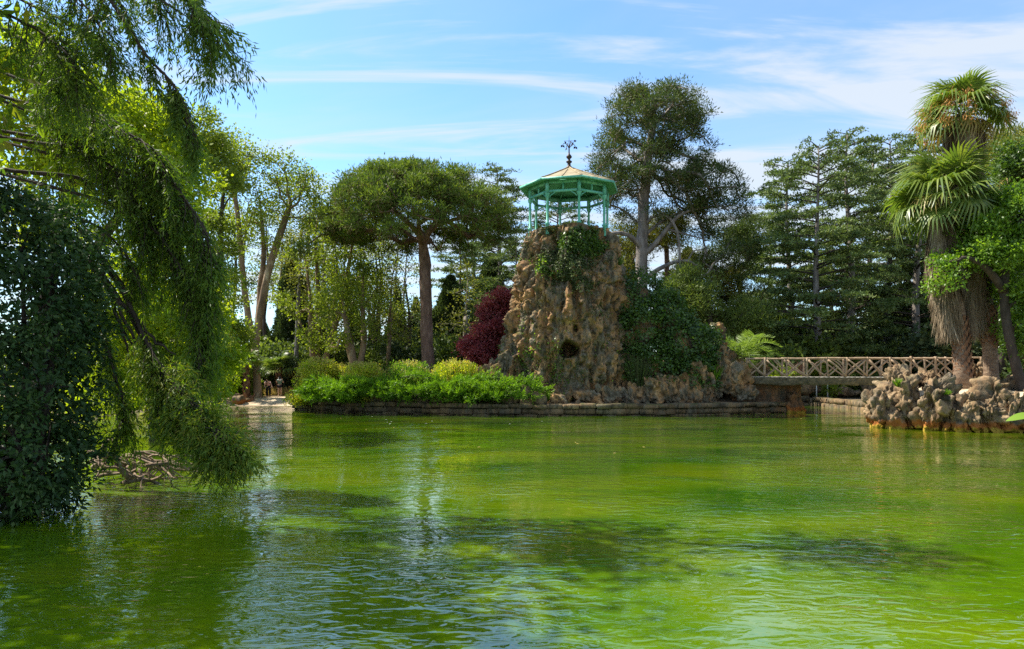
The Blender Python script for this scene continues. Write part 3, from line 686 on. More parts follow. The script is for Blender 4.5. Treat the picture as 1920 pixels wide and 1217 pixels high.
# ---------------------------------------------------------------- bridge
M['branchwood'] = noise_mat('cement branch rail', [(0.20, 0.13, 0.08), (0.34, 0.24, 0.155), (0.44, 0.34, 0.24)], 4, 0.85, 0.6, 16, (1, 1, 1), [0.3, 0.52, 0.74], dist=0.02)
M['bridge_side'] = noise_mat('rough mossy bridge side', [(0.035, 0.032, 0.022), (0.11, 0.09, 0.055), (0.20, 0.15, 0.09)], 4, 0.95, 1.0, 10, (1, 1, 1), [0.3, 0.5, 0.75], dist=0.08)
M['plank'] = noise_mat('grey deck planks', [(0.16, 0.145, 0.12), (0.30, 0.275, 0.235)], 3, 0.85, 0.4, 14, (1, 1, 1), [0.3, 0.7])
A0 = P(1392, 706, 38.2); A1 = P(1850, 706, 34.8)
bl = float(np.linalg.norm(A1[:2] - A0[:2])); ba = math.atan2(A1[1] - A0[1], A1[0] - A0[0])
ZD = 2.02
br = thing('footbridge', 'rustic footbridge with branch-like X-braced railings between the island and the palm bank', 'bridge', (A0[0], A0[1], ZD), None, ba)
BW = 1.9
nseg = 24; xs = np.linspace(-0.3, bl + 0.3, 60)
fv = []; rngv = []
for s_, yy in ((0, -0.02), (1, 0.22)):
    for x in xs:
        for z in (-0.06, -0.2, -0.34, -0.46): fv.append((x, yy + 0.05 * noise3(np.array([x * 3, z * 5, s_ * 7.0]), 3) * (1 if z < -0.1 else 0), z + (0.06 * noise3(np.array([x * 2.3, 1.0, 0]), 6) if z < -0.4 else 0)))
fv = np.array(fv); ff = []
n60 = 60
for q in range(n60 - 1):
    for z in range(3):
        a = q * 4 + z; ff.append([a, a + 1, a + 5, a + 4]); b = n60 * 4 + a; ff.append([b, b + 4, b + 5, b + 1])
    a = q * 4 + 3; b = n60 * 4 + a; ff.append([a, b, b + 4, a + 4])
for yo in (0, BW - 0.2):
    MB().add(fv + np.array([0, yo, 0]), ff).build('side_beam', M['bridge_side'], br)
bmx = MB(); box(bmx, (bl / 2, BW / 2, -0.16), (bl + 0.5, BW - 0.45, 0.16)); bmx.build('deck_slab', M['bridge_side'], br)
pmesh = MB(); box(pmesh, (0, 0, 0), (0.235, BW + 0.06, 0.05)); pme = pmesh.mesh('plank', M['plank'])
for q in range(int(bl / 0.25)):
    link_copy(pme, 'plank', br, (0.12 + q * 0.25, BW / 2, -0.03 + random.uniform(-0.004, 0.004)), (0, 0, random.uniform(-.006, .006)))
def stick(a, b, r, name, parent, bend=0.05, knots=True):
    a = np.asarray(a, float); b = np.asarray(b, float); t = np.linspace(0, 1, 7)[:, None]
    off = np.array([random.uniform(-1, 1), random.uniform(-.4, .4), random.uniform(-1, 1)]) * bend
    p = a * (1 - t) + b * t + np.sin(t * math.pi) * off
    rr = r * (1 + 0.16 * np.array([noise3(np.array([random.random() * 50, q, 0.5]), 2) for q in range(7)]))
    rr[0] *= 1.25; rr[-1] *= 1.2
    return tube(MB(), p, rr, 7).build(name, M['branchwood'], parent, True)
for side, yy in (('near', 0.06), ('far', BW - 0.06)):
    npost = 12; xs_ = [0.25 + q * (bl - 0.5) / (npost - 1) + random.uniform(-.08, .08) for q in range(npost)]
    # top rail in jointed lengths
    for q in range(npost - 1):
        stick((xs_[q] - 0.05, yy, 1.0 + random.uniform(-.012, .012)), (xs_[q + 1] + 0.05, yy, 1.0 + random.uniform(-.012, .012)), 0.05, 'top_rail', br, 0.02)
    for q, x in enumerate(xs_):
        stick((x + random.uniform(-.09, .09), yy, -0.03), (x + random.uniform(-.03, .03), yy, 1.06 + random.uniform(-.03, .04)), 0.066 if q % 2 else 0.05, 'post', br, 0.02)
    for q in range(npost - 1):
        x0, x1 = xs_[q], xs_[q + 1]; m_ = (x0 + x1) / 2
        stick((x0 + 0.05, yy - 0.03, 0.93), (x1 - 0.05, yy - 0.03, 0.06), 0.043 * random.uniform(.8, 1.2), 'brace', br, 0.13)
        if q % 3 != 1: stick((x0 + 0.05, yy + 0.03, 0.06), (x1 - 0.05, yy + 0.03, 0.93), 0.043 * random.uniform(.8, 1.2), 'brace', br, 0.13)
        else:
            stick((x0 + 0.06, yy + 0.03, 0.04), (m_ + 0.1, yy + 0.03, 0.55), 0.04, 'brace', br, 0.08); stick((x1 - 0.04, yy + 0.03, 0.40), (m_, yy + 0.03, 0.95), 0.038, 'brace', br, 0.06)

# bridge pier on the island and the crags round it
c = P(1435, 773, 38.6)
pier = thing('bridge_pier', 'dark reddish rock pier rising from the water under the island end of the bridge', 'pier', (c[0], c[1] + 0.9, -0.4))
pm = MB(); nu_, nv_ = 130, 34
uu = np.linspace(0, 2 * math.pi, nu_, endpoint=False); zz = np.linspace(0, 2.02, nv_); U, Z = np.meshgrid(uu, zz)
se = lambda a: np.sign(a) * np.abs(a) ** 0.35
b_ = np.stack([2.15 * se(np.cos(U)), 1.0 * se(np.sin(U)), Z], -1); n_ = nrmz(np.stack([np.cos(U) / 2.15, np.sin(U), 0 * U], -1))
qq = b_ * np.array([1, 1, 0.35])
b_ = b_ + n_ * (0.22 * fbm(qq * 1.6, 4, 71) - 0.16 * np.clip(0.4 - worley(qq * 1.7, 72), 0, 1) * 2 + 0.08 * fbm(b_ * 5, 3, 73))[..., None]
b_[..., 0] += 0.15 * (Z < 0.7) * np.cos(U)
i = np.arange(nv_ - 1)[:, None] * nu_; j = np.arange(nu_)[None]; k = (j + 1) % nu_
M['pier'] = rock_mat('reddish dark rock', [(0.07, 0.04, 0.025), (0.17, 0.085, 0.04), (0.26, 0.14, 0.07), (0.36, 0.22, 0.12)], [(0.06, 0.05, 0.035), (0.14, 0.11, 0.075)], True, 0.2)
pm.add(b_.reshape(-1, 3), np.stack([i + j, i + k, i + nu_ + k, i + nu_ + j], -1).reshape(-1, 4)); pm.build('pier_body', M['pier'], pier, True)
tpm = MB(); lathe(tpm, (0, 0, 0), [(0.95, 1.9), (0.9, 2.0), (0.02, 2.03)], 24); tpo = tpm.build('pier_top', M['pier'], pier); tpo.scale = (2.2, 1.0, 1.0)
for (x, y, dd, w, h, mat_, lb) in [
    (1386, 712, 38.0, 44, 40, 'rock', 'pointed brown rock knob at the island end of the bridge railing'),
    (1425, 708, 40.3, 38, 34, 'rock', 'sunlit orange rock slab behind the bridge railing'),
    (1352, 735, 38.3, 34, 92, 'rock', 'tall narrow brown rock pinnacle beside the ivy slope'),
    (1372, 738, 37.9, 66, 44, 'rock', 'rounded rock shoulder in front of the bridge knob'),
    (1492, 778, 38.2, 36, 46, 'pier', 'mossy reddish boulder in the water at the end of the pier'),
    (1340, 640, 41.0, 40, 40, 'rock', 'pale rock crest at the end of the ivy slope'),
    (1400, 750, 37.7, 50, 30, 'rock', 'low rock lump on the wall under the pier shoulder')]:
    c = P(x, y, dd); kk = dd / FPX
    zb = c[2] if y < 770 else -0.35
    tag(blob('rock', (c[0], c[1], zb - 0.2), (w * kk, 0.8, h * kk + 0.2), int(x) % 97 + 3, M[mat_], None, 0.26, 5, 0.8), lb, 'rock')
m1 = blob('rock', P(1340, 750, 40.6) - np.array([0, 0, 0.4]), (3.4, 2.0, 3.8), 91, M['rock'], None, 0.25, 6, 0.7); tag(m1, 'big brown rock mass behind the narrow pinnacle, half covered by ivy', 'rock')

# ---------------------------------------------------------------- right bank: rocks at the palm terrace
RB = [  # px x, base y, distance, width px, height px, text
    (1668, 803, 28.3, 62, 92, 'rounded pitted rock at the left corner of the palm terrace, standing in the water'),
    (1690, 762, 29.4, 58, 66, 'knobbly rock on top of the corner of the palm terrace'),
    (1716, 805, 27.9, 58, 112, 'tall two-headed rock beside the corner rock of the palm terrace'),
    (1705, 745, 30.5, 66, 60, 'broad sunlit rock against the bridge railing end'),
    (1752, 735, 30.6, 74, 56, 'dome-shaped rock between the bridge railing and the nearer palm'),
    (1742, 806, 27.4, 40, 70, 'slim rock with an orange foot below the flat-topped rock'),
    (1763, 800, 27.2, 84, 108, 'large flat-topped dark rock with a hollow, below the ragged palm'),
    (1795, 806, 26.9, 62, 76, 'slanting brown slab rock right of the flat-topped rock'),
    (1835, 806, 26.7, 74, 86, 'wide grey pointed rock below the smooth palm trunk'),
    (1812, 808, 26.5, 40, 52, 'small forked root-like rock at the waterline'),
    (1868, 806, 26.4, 66, 70, 'low rock in front of the sandy patch'),
    (1880, 795, 26.6, 62, 104, 'big pitted rock with dark holes right of the sandy patch'),
    (1912, 800, 26.2, 56, 84, 'upright rock beside the big pitted rock'),
    (1946, 800, 26.0, 62, 90, 'rough rock at the far end of the terrace row'),
    (1686, 806, 28.0, 40, 46, 'small orange-footed rock at the waterline of the corner'),
    (1899, 738, 31.0, 46, 44, 'craggy block on the terrace right of the smooth palm'),
    (1842, 722, 33.0, 40, 56, 'stacked rock pillar where the bridge railing ends'),
    (1648, 800, 29.0, 44, 60, 'leaning rock at the channel side of the terrace corner'),
    (1655, 780, 30.6, 50, 56, 'rough rock behind the terrace corner beside the channel'),
    (1935, 740, 30.5, 50, 36, 'low block at the back of the sandy terrace'),
    (1785, 742, 31.5, 44, 30, 'small rock behind the ragged palm trunk')]
for n_, (x, y, dd, w, h, lb) in enumerate(RB):
    c = P(x, y, dd); kk = dd / FPX
    base_z = c[2]
    zb = -0.25 if y > 790 else base_z - 0.25
    hh = (c[2] + h * kk * 0.86) - zb
    tag(blob('rock', (c[0], c[1] + 0.3, zb), (w * kk * 0.98, max(0.9, w * kk * 0.8), hh), 130 + n_, M['rock_pale'], None, 0.33, 6 if w > 64 else 5, 0.75, 0.65, None, (random.uniform(-.15, .15), 0)), lb, 'rock', 'rocks edging the palm terrace')
# undercut base wall of the terrace
line = np.array([P(x, 812, d)[:2] for x, d in ((1652, 29.4), (1680, 28.7), (1720, 28.1), (1780, 27.3), (1840, 26.9), (1900, 26.5), (1990, 25.9), (2100, 25))])
stone_wall('terrace_wall', 'orange-stained stone footing of the palm terrace at the waterline', line, [(-0.5, 0.18, 0.1), (0.19, 0.55, 0.25), (0.56, 0.95, 0.35)], 0.6, 0.9)
sp = MB(); sx = np.linspace(0, 1, 40); pxs = []
TERR = np.array([(17.2, 31.2), (18.0, 29.6), (19.3, 28.3), (21.2, 27.2), (25, 25.6), (29, 28), (28, 36), (20.5, 36.5), (18.0, 34)])
ix = np.arange(15, 30, 0.3); iy = np.arange(25, 38, 0.3); X, Y = np.meshgrid(ix, iy); pts = np.c_[X.ravel(), Y.ravel()]
sd = poly_sd(pts, TERR); hz = ground_h(pts); hz = np.where(sd < 0.3, 1.5 + 0.12 * fbm(np.c_[pts, pts[:, :1] * 0] * 0.8, 3, 4) - 1.0 * sstep(-0.5, 0.3, sd), -1.0)
nx, ny = len(ix), len(iy); i = np.arange(ny - 1)[:, None] * nx; j = np.arange(nx - 1)[None]
F = np.stack([i + j, i + j + 1, i + nx + j + 1, i + nx + j], -1).reshape(-1, 4)
F = F[(sd[F].max(axis=1) < 0.3)]
tag(MB().add(np.c_[pts, hz], F).build('terrace_ground', M['sand'], None, True), 'sunlit sandy ground of the palm terrace', 'ground', kind='structure')

# far bank wall under the bridge, metal ladder
fl = np.array([(-9, 45.35), (-4, 46.15), (3, 46.55), (10, 46.95), (16, 46.95), (20.3, 46.55), (20.6, 42), (20.0, 37.7), (18.1, 34.2), (17.0, 31.4)])
stone_wall('bank_wall', 'low grey stone wall of the far bank seen under the bridge', fl, [(-0.4, 0.2, 0.0), (0.21, 0.55, 0.06)], 0.5, 1.0)
M['galv'] = plain('galvanised metal', (0.42, 0.43, 0.43), 0.4, 0.7, 0.2)
c = P(1541, 757, 46.6)
ld = thing('pool_ladder', 'pale metal ladder leading into the water under the bridge', 'ladder', (c[0], 46.7, 0))
for s_ in (-0.38, 0.38): tube(MB(), [(s_, -0.12, -0.5), (s_, -0.12, 1.35), (s_, 0.0, 1.5), (s_, 0.35, 1.5)], 0.045, 8).build('side_rail', M['galv'], ld)
for z in (-0.1, 0.14, 0.38): 
    b2 = MB(); box(b2, (0, -0.12, z), (0.70, 0.16, 0.05)); b2.build('rung', M['galv'], ld)
# little brick planters on the far bank
M['brick'] = noise_mat('terracotta', [(0.25, 0.11, 0.06), (0.38, 0.19, 0.11)], 5, 0.9, 0.4)
for (x, y, lb) in ((1495, 726, 'terracotta box planter on the far bank behind the pier'), (1640, 738, 'terracotta box planter on the far bank near the terrace corner'), (1486, 672, 'low terracotta wall end among the leaves behind the bridge')):
    c = P(x, y, 49.0); b2 = thing('planter', lb, 'planter', (c[0], 49.0, gz(c[0], 49.0) - 0.05))
    hh = max(0.6, c[2] - gz(c[0], 49.0)) ; m2 = MB(); box(m2, (0, 0, hh / 2), (1.5, 0.6, hh)); m2.build('box', M['brick'], b2); m2 = MB(); box(m2, (0, 0, hh + 0.04), (1.62, 0.72, 0.08)); m2.build('rim', M['brick'], b2)
for n_, (x, w, h, lb) in enumerate([(1520, 60, 40, 'mossy boulder on the far bank left of the ladder'), (1577, 44, 24, 'mossy boulder on the far bank right of the ladder'), (1600, 60, 20, 'flat low boulder on the far bank wall'), (1640, 50, 34, 'dark boulder on the far bank by the terrace corner')]):
    c = P(x, 745, 47.6); kk = 47.6 / FPX
    tag(blob('boulder', (c[0], 47.6, 0.4), (w * kk, 1.0, h * kk), 170 + n_, M['rock_pale'], None, 0.25, 3), lb, 'boulder')
# ---------------------------------------------------------------- trees
def tree_root(name, label, cat, x, d, group=None, z=None):
    X_ = (x - 960) * d / FPX
    return thing(name, label, cat, (X_, d, gz(X_, d) - 0.15 if z is None else z), group)
def rel(root, pts): return np.asarray(pts, float) - np.array(root.location[:])
def grown_tree(root, trunk_px, d, clumps, bark, leafm, r_base, r_tip, per, L, W, first=3, flat=0.7, lift=0.15, step=0.7, up=0.6, shell=0.45, pathw=0.25, branch_mat=None, hang=0.0, inner=None, jit=0.06):
    """clumps: array (n,4) of world x,y,z,r"""
    tr = [rel(root, P(x, y, d + dd)) for (x, y, dd) in trunk_px]
    tr = np.array(tr); t_ = np.linspace(0, len(tr) - 1, max(8, len(tr) * 3)); tr = np.stack([np.interp(t_, np.arange(len(tr)), tr[:, k]) for k in range(3)], -1)
    tr[0, 2] = -0.3
    tr[1:-1] += rng.normal(size=(len(tr) - 2, 3)) * np.array([0.04, 0.04, 0])
    C = rel(root, clumps[:, :3]); rr = clumps[:, 3]
    ch = colonize(tr, C, r_base, r_tip, first, step, lift, jit, pathw)
    a, b = MB(), MB(); wood((a, b), ch)
    a.build('trunk', M[bark], root, True)
    if b.n: b.build('branches', M[branch_mat or bark], root, True)
    m_ = MB(); clump_leaves(m_, C, np.c_[rr, rr, rr * flat], per, L, W, up, 0.75, shell, hang=hang)
    m_.build('crown', M[leafm], root)
    if inner:
        m_ = MB(); T = C - np.array([0, 0, 1]) * (rr * flat)[:, None] * 0.6
        clump_leaves(m_, T, np.c_[rr, rr, rr * flat] * 0.9, int(per * inner[1] / 1), L, W * 0.5, -0.3, 0.9, 0.1); m_.build('inner_twigs', M[inner[0]], root)
    return root

# --- umbrella pine
D = 46.5
pine = tree_root('umbrella_pine', 'umbrella pine with broad domed crown and reddish trunk behind the island shrubs', 'tree', 800, D)
n = 300; u = rng.random(n); th = rng.random(n) * 2 * math.pi
rad = np.sqrt(u) * 1.0; cx, cy, cz = P(780, 386, D)
rw = 6.4 * (1 + 0.06 * np.cos(3 * th))
hz = (1 - rad ** 2.4) * 3.1 + 0.75 + rng.normal(size=n) * 0.25
cl = np.stack([cx + rad * rw * np.cos(th), cy + rad * rw * 0.9 * np.sin(th), cz + hz - 1.4 - (0.9 + 1.3 * rad ** 2) * rng.random(n) ** 2, 0.42 + 0.45 * rng.random(n)], -1)
low = np.array([[*P(x, y, D + dd), r] for x, y, dd, r in ((640, 400, -1, 0.7), (632, 430, 0, 0.6), (655, 450, 1, 0.7), (935, 420, 0, 0.8), (945, 390, 1, 0.7), (920, 450, -1, 0.7), (690, 462, 2, 0.6), (880, 470, 1, 0.6), (570, 468, -1, 0.75), (582, 455, 0, 0.6), (560, 478, 0, 0.5), (555, 460, 0, 0.5))])
lo2 = []
for _ in range(95):
    t_, q_ = rng.random() * 2 * math.pi, 0.45 + 0.55 * rng.random() ** 0.6
    lo2.append([cx + q_ * rw[0] / (1 + 0.06 * math.cos(3 * th[0])) * math.cos(t_), cy + q_ * 5.6 * math.sin(t_), cz - 0.6 - 1.9 * rng.random() + 0.5 * (1 - q_), 0.35 + 0.4 * rng.random()])
cl = np.r_[cl, low, np.array(lo2)]
grown_tree(pine, [(801, 700, 0), (800, 600, 0), (797, 540, 0), (798, 505, 0), (790, 460, 0)], D, cl, 'bark_pine', 'pine', 0.40, 0.030, 84000, 0.26, 0.065, 7, 0.55, 0.10, 0.7, 0.8, 0.35, 0.12, None, 0, ('pine_brown', 0.30))

# --- tall Aleppo pine behind the gazebo
D = 53.0
ap_ = tree_root('tall_pine', 'very tall pine with grey trunk and rounded dark crown behind the gazebo', 'tree', 1203, D)
E = [((1222, 230), (102, 4.0, 68), 150), ((1218, 300), (114, 4.4, 66), 110), ((1225, 365), (118, 4.2, 50), 60), ((1320, 350), (72, 3, 46), 55), ((1350, 400), (52, 3, 46), 45), ((1165, 330), (60, 3, 40), 30), ((1360, 480), (44, 2.5, 30), 22), ((1240, 195), (72, 3, 34), 55)]
cl = []
for (px, py), (ax, ay, az), cnt in E:
    c = P(px, py, D); kk = D / FPX
    for _ in range(cnt):
        q = rdir(1)[0] * (0.72 + 0.3 * rng.random())
        cl.append([c[0] + q[0] * ax * kk, c[1] + q[1] * ay, c[2] + q[2] * az * kk, 0.42 + 0.45 * rng.random()])
for (x, y, r) in ((1290, 540, .5), (1310, 525, .5), (1330, 545, .5), (1275, 500, .5)): cl.append([*P(x, y, D - 1), r])
grown_tree(ap_, [(1203, 700, 0), (1203, 540, 0), (1204, 450, 0), (1206, 390, 0), (1212, 320, 0), (1222, 250, 0), (1228, 200, 0)], D, np.array(cl), 'bark_grey', 'pine_dk', 0.44, 0.030, 66000, 0.26, 0.062, 8, 0.55, 0.08, 0.7, 0.7, 0.3, 0.16, None, 0, ('pine_brown', 0.25))
# its bare lower limbs
lm = MB()
for pp, r0, r1 in (([(1205, 470, 0), (1195, 455, -.4), (1180, 441, -.8), (1160, 436, -1.2), (1135, 440, -1.5)], 0.26, 0.10), ([(1206, 478, 0), (1225, 462, -.3), (1250, 430, -.6), (1270, 405, -.8), (1300, 392, -1), (1350, 385, -1)], 0.24, 0.05), ([(1200, 535, 0), (1225, 510, -.5), (1260, 492, -.8), (1290, 488, -1), (1310, 500, -1)], 0.22, 0.07), ([(1290, 488, -1), (1300, 470, -1), (1318, 468, -1)], 0.07, 0.03), ([(1250, 430, -.6), (1290, 440, -.8), (1330, 452, -1)], 0.10, 0.03), ([(1210, 440, 0), (1240, 415, .5), (1280, 395, .8), (1330, 372, 1)], 0.14, 0.04)):
    q = np.array([rel(ap_, P(x, y, D + dd)) for x, y, dd in pp]); t_ = np.linspace(0, len(q) - 1, 16)
    q = np.stack([np.interp(t_, np.arange(len(q)), q[:, k]) for k in range(3)], -1); q[1:-1] = (q[:-2] + 2 * q[1:-1] + q[2:]) / 4
    tube(lm, q, np.linspace(r0, r1, 16), 8, True, None, 0.15)
lm.build('bare_limbs', M['bark_grey'], ap_, True)

# --- lower yellowish pines behind the ivy slope
def puffy(name, label, px, d, ell, cnt, leafm, bark, per, L=0.28, W=0.06, group=None, base=0.25, rr=(0.5, 0.5), inner=None, flat=0.7, trunk_top=None):
    root = tree_root(name, label, 'tree', px, d, group); cl = []; kk = d / FPX
    for (x, y, ax, az, ay) in ell:
        c = P(x, y, d)
        for _ in range(cnt // len(ell)):
            q = rdir(1)[0] * (0.5 + 0.5 * rng.random() ** 0.5)
            cl.append([c[0] + q[0] * ax * kk, c[1] + q[1] * ay, c[2] + q[2] * az * kk, rr[0] + rr[1] * rng.random()])
    cl = np.array(cl); yt = trunk_top or np.mean([e[1] for e in ell])
    return grown_tree(root, [(px, 690, 0), (px + 4, (690 + yt) / 2, 0), (px, yt, 0)], d, cl, bark, leafm, base, 0.018, per, L, W, 3, flat, 0.1, 0.8, inner=inner)
puffy('low_pine', 'yellow green pine low behind the tall pine trunk', 1250, 57, [(1195, 445, 60, 40, 3), (1270, 480, 66, 44, 3), (1330, 540, 60, 46, 3), (1235, 425, 50, 20, 3), (1180, 480, 40, 40, 3)], 150, 'pine_yel', 'bark_pine', 28000, inner=('pine_brown', 0.25))
puffy('dark_pine', 'dark bushy pine between the tall pine and the cedars', 1385, 58, [(1370, 470, 50, 42, 3), (1385, 540, 60, 50, 3), (1400, 440, 30, 28, 2.5), (1350, 590, 60, 40, 3)], 130, 'pine_dk', 'bark_dark', 28000)
puffy('bushy_pine', 'mixed green bushy pine behind the ivy slope and feather palm', 1330, 50, [(1300, 570, 60, 40, 2.2), (1345, 610, 60, 36, 2.2), (1290, 530, 44, 26, 2.2), (1400, 600, 44, 36, 2.0)], 110, 'under', 'bark_dark', 24000)

# --- cedars
def cedar_mesh(H, spread, seed, nb=95, low=0.12, per=28000, flat_top=0.25):
    r = np.random.default_rng(seed); wd, tr, lf = MB(), MB(), MB()
    tz = np.linspace(0, H, 16); tp = np.stack([0.18 * np.sin(tz * 0.35 + seed), 0.18 * np.cos(tz * 0.3 + seed), tz - 0.2], -1)
    tube(tr, tp, np.linspace(0.034 * H * 0.55, 0.05, 16) * np.r_[1.3, np.ones(15)], 12, True, None, 0.2)
    P0, D0, N0 = [], [], []; tot = 0.0
    for b in range(nb):
        f = low + (1 - low) * ((b + r.random()) / nb) ** 0.9; z = f * H
        ln = spread * (1 - f) ** 0.6 * (0.55 + 0.65 * r.random()) + 0.5
        if f > 0.8: ln = ln * 0.9 + flat_top * spread * 0.6
        a = r.random() * 2 * math.pi; rise = 0.22 * ln * (0.2 + f) ; n_ = 8; t = np.linspace(0, 1, n_)
        hx = np.cos(a + 0.25 * t * r.normal()); hy = np.sin(a + 0.25 * t * r.normal())
        pts = np.stack([hx * ln * t, hy * ln * t, z + rise * np.sin(t * 1.9) * 0.9 - 0.10 * ln * t ** 3], -1) + tp[min(15, int(f * 15))] * np.array([1, 1, 0])
        tube(wd, pts, np.linspace(0.012 * ln + 0.02, 0.012, n_), 5)
        bare = 0.22 if f > 0.35 else 0.45
        for k in range(int(5 + ln * 3.4)):
            s = bare + (1 - bare) * r.random(); q = np.array([np.interp(s, t, pts[:, c]) for c in range(3)])
            sg = 1 if r.random() < 0.5 else -1; l2 = ln * 0.36 * (1.15 - s * 0.75) * (0.4 + 0.8 * r.random())
            ang_ = a + sg * (0.55 + 0.6 * r.random()); e = q + np.array([math.cos(ang_) * l2, math.sin(ang_) * l2, 0.05 * l2 * r.normal() - 0.06 * l2])
            if k % 2 == 0: tube(wd, [q, (q + e) / 2 + [0, 0, 0.03], e], [0.018, 0.012, 0.008], 3, False)
            P0.append((q, e)); tot += l2
    for q, e in P0:
        l2 = np.linalg.norm(e - q); m = max(3, int(per * l2 / tot)); s = r.random(m) ** 0.8
        pp = q[None] * (1 - s[:, None]) + e[None] * s[:, None] + r.normal(size=(m, 3)) * np.array([0.16, 0.16, 0.06])
        dd = nrmz((e - q)[None] / max(l2, .1) * 0.8 + r.normal(size=(m, 3)) * 0.8 + np.array([0, 0, 0.35]))
        leaves(lf, pp, dd, r.normal(size=(m, 3)) + np.array([0, 0, 1.2]), 0.20 + 0.14 * r.random(m), 0.075 + 0.05 * r.random(m), np.clip(0.25 + 0.5 * r.random() + 0.3 * r.random(m) - .1, 0, 1))
    return tr.mesh('trunk', M['bark_grey'], True), wd.mesh('branches', M['bark_dark'], True), lf.mesh('crown', M['cedar'])
CED = [cedar_mesh(22, 6.2, 1), cedar_mesh(20, 6.8, 2, 85, 0.22), cedar_mesh(17, 5.0, 3, 80, 0.05)]
def cedar(kind, px, d, ytop, rz, label, group=None, wide=1.0):
    X_ = (px - 960) * d / FPX; root = thing('cedar_tree', label, 'tree', (X_, d, gz(X_, d) - 0.1), group, rz)
    H = (22, 20, 17)[kind]; s = (HC + (HOR - ytop) * d / FPX - root.location[2]) / H
    root.scale = (s * wide, s * wide, s)
    for me, nm in zip(CED[kind], ('trunk', 'branches', 'crown')): link_copy(me, nm, root)
    return root
cedar(1, 1533, 51, 272, 0.3, 'cedar with drooping lower boughs whose trunk rises straight behind the bridge middle')
cedar(0, 1592, 55, 243, 1.9, 'tallest cedar with pale grey trunk, just right of the drooping cedar')
cedar(0, 1668, 60, 262, 4.0, 'dark cedar behind the palm skirts', None, 1.0)
cedar(2, 1480, 62, 300, 2.6, 'slim cedar behind the drooping cedar, toward the tall pine')
cedar(1, 1722, 56, 250, 5.2, 'cedar whose top shows left of the highest palm head')
cedar(2, 1635, 68, 300, 0.9, 'far cedar in the gap between the pale grey trunk and the palms', 'cedars far behind the bridge')
cedar(0, 1800, 62, 300, 1.1, 'cedar hidden mostly by the two palms')
cedar(1, 1900, 58, 300, 2.2, 'cedar behind the fresh green tree on the terrace')
cedar(0, 935, 64, 312, 3.3, 'dark cedar whose flat top shows between the umbrella pine and the gazebo')
cedar(1, 1045, 66, 372, 0.8, 'dark cedar seen through the gazebo columns')
for n_, (px, d, yt) in enumerate([(860, 58, 440), (890, 70, 400), (970, 60, 450), (1440, 75, 400), (1560, 78, 430), (1690, 80, 410), (1760, 74, 420), (1860, 78, 400)]):
    cedar((2, 0, 1)[n_ % 3], px, d, yt, n_ * 1.7, 'dark cedar in the wood behind, its crown lost among others', 'cedars lost in the wood behind')

# --- narrow cypresses
def cypress_mesh(H, w, seed, per=26000):
    r = np.random.default_rng(seed); lf, tr = MB(), MB()
    tube(tr, [(0, 0, -0.3), (0.05, 0, H * .5), (0, 0, H * .95)], [0.2, 0.13, 0.03], 8)
    f = r.random(per) ** 0.85; a = r.random(per) * 2 * math.pi
    prof_ = w * np.sin(np.clip(f, 0, 1) ** 0.6 * math.pi) ** 0.7 * (1 - 0.35 * f)
    rr = prof_ * (0.45 + 0.55 * r.random(per) ** 0.5); nb = noise3(np.stack([np.cos(a) * 2.2, np.sin(a) * 2.2, f * H * 0.9], -1) + seed, 5)
    rr *= 1 + 0.35 * nb
    pp = np.stack([rr * np.cos(a), rr * np.sin(a), 0.4 + f * (H - 0.4)], -1)
    dd = np.stack([np.cos(a) * 0.5, np.sin(a) * 0.5, np.full(per, 1.0)], -1) + r.normal(size=(per, 3)) * 0.35
    leaves(lf, pp, dd, r.normal(size=(per, 3)), 0.22 + 0.15 * r.random(per), 0.07 + 0.05 * r.random(per), np.clip(0.5 + 0.35 * nb + 0.3 * (r.random(per) - .5), 0, 1))
    return tr.mesh('trunk', M['bark_dark'], True), lf.mesh('crown', M['cypress_dk'])
CYP = [cypress_mesh(12, 1.5, 5), cypress_mesh(10, 1.9, 6)]
def cypress(k, px, d, ytop, label, group=None, wide=1.0):
    X_ = (px - 960) * d / FPX; root = thing('cypress_tree', label, 'tree', (X_, d, gz(X_, d) - 0.1), group, px * 0.37)
    s = (HC + (HOR - ytop) * d / FPX - root.location[2]) / (12, 10)[k]; root.scale = (s * wide, s * wide, s)
    for me, nm in zip(CYP[k], ('trunk', 'crown')): link_copy(me, nm, root)
cypress(0, 547, 58, 470, 'dark narrow cypress behind the little fan palms', None, 1.25)
cypress(1, 664, 66, 570, 'dark cypress behind the forked plane trunk')
cypress(0, 603, 70, 560, 'thin dark cypress between the two plane groups')
cypress(1, 845, 57, 520, 'broad dark cypress right of the umbrella pine trunk', None, 1.3)
cypress(0, 745, 62, 540, 'dark cypress left of the umbrella pine trunk', None, 1.1)
for n_, (px, d, yt) in enumerate([(700, 74, 600), (490, 75, 590), (780, 72, 560), (920, 66, 480), (400, 72, 540), (1290, 78, 470), (1180, 74, 480), (1110, 80, 500), (1010, 76, 470), (330, 70, 520), (250, 72, 510)]):
    cypress(n_ % 2, px, d, yt, 'dim cypress deep in the wood behind the pond', 'cypresses deep in the wood', 1.15)

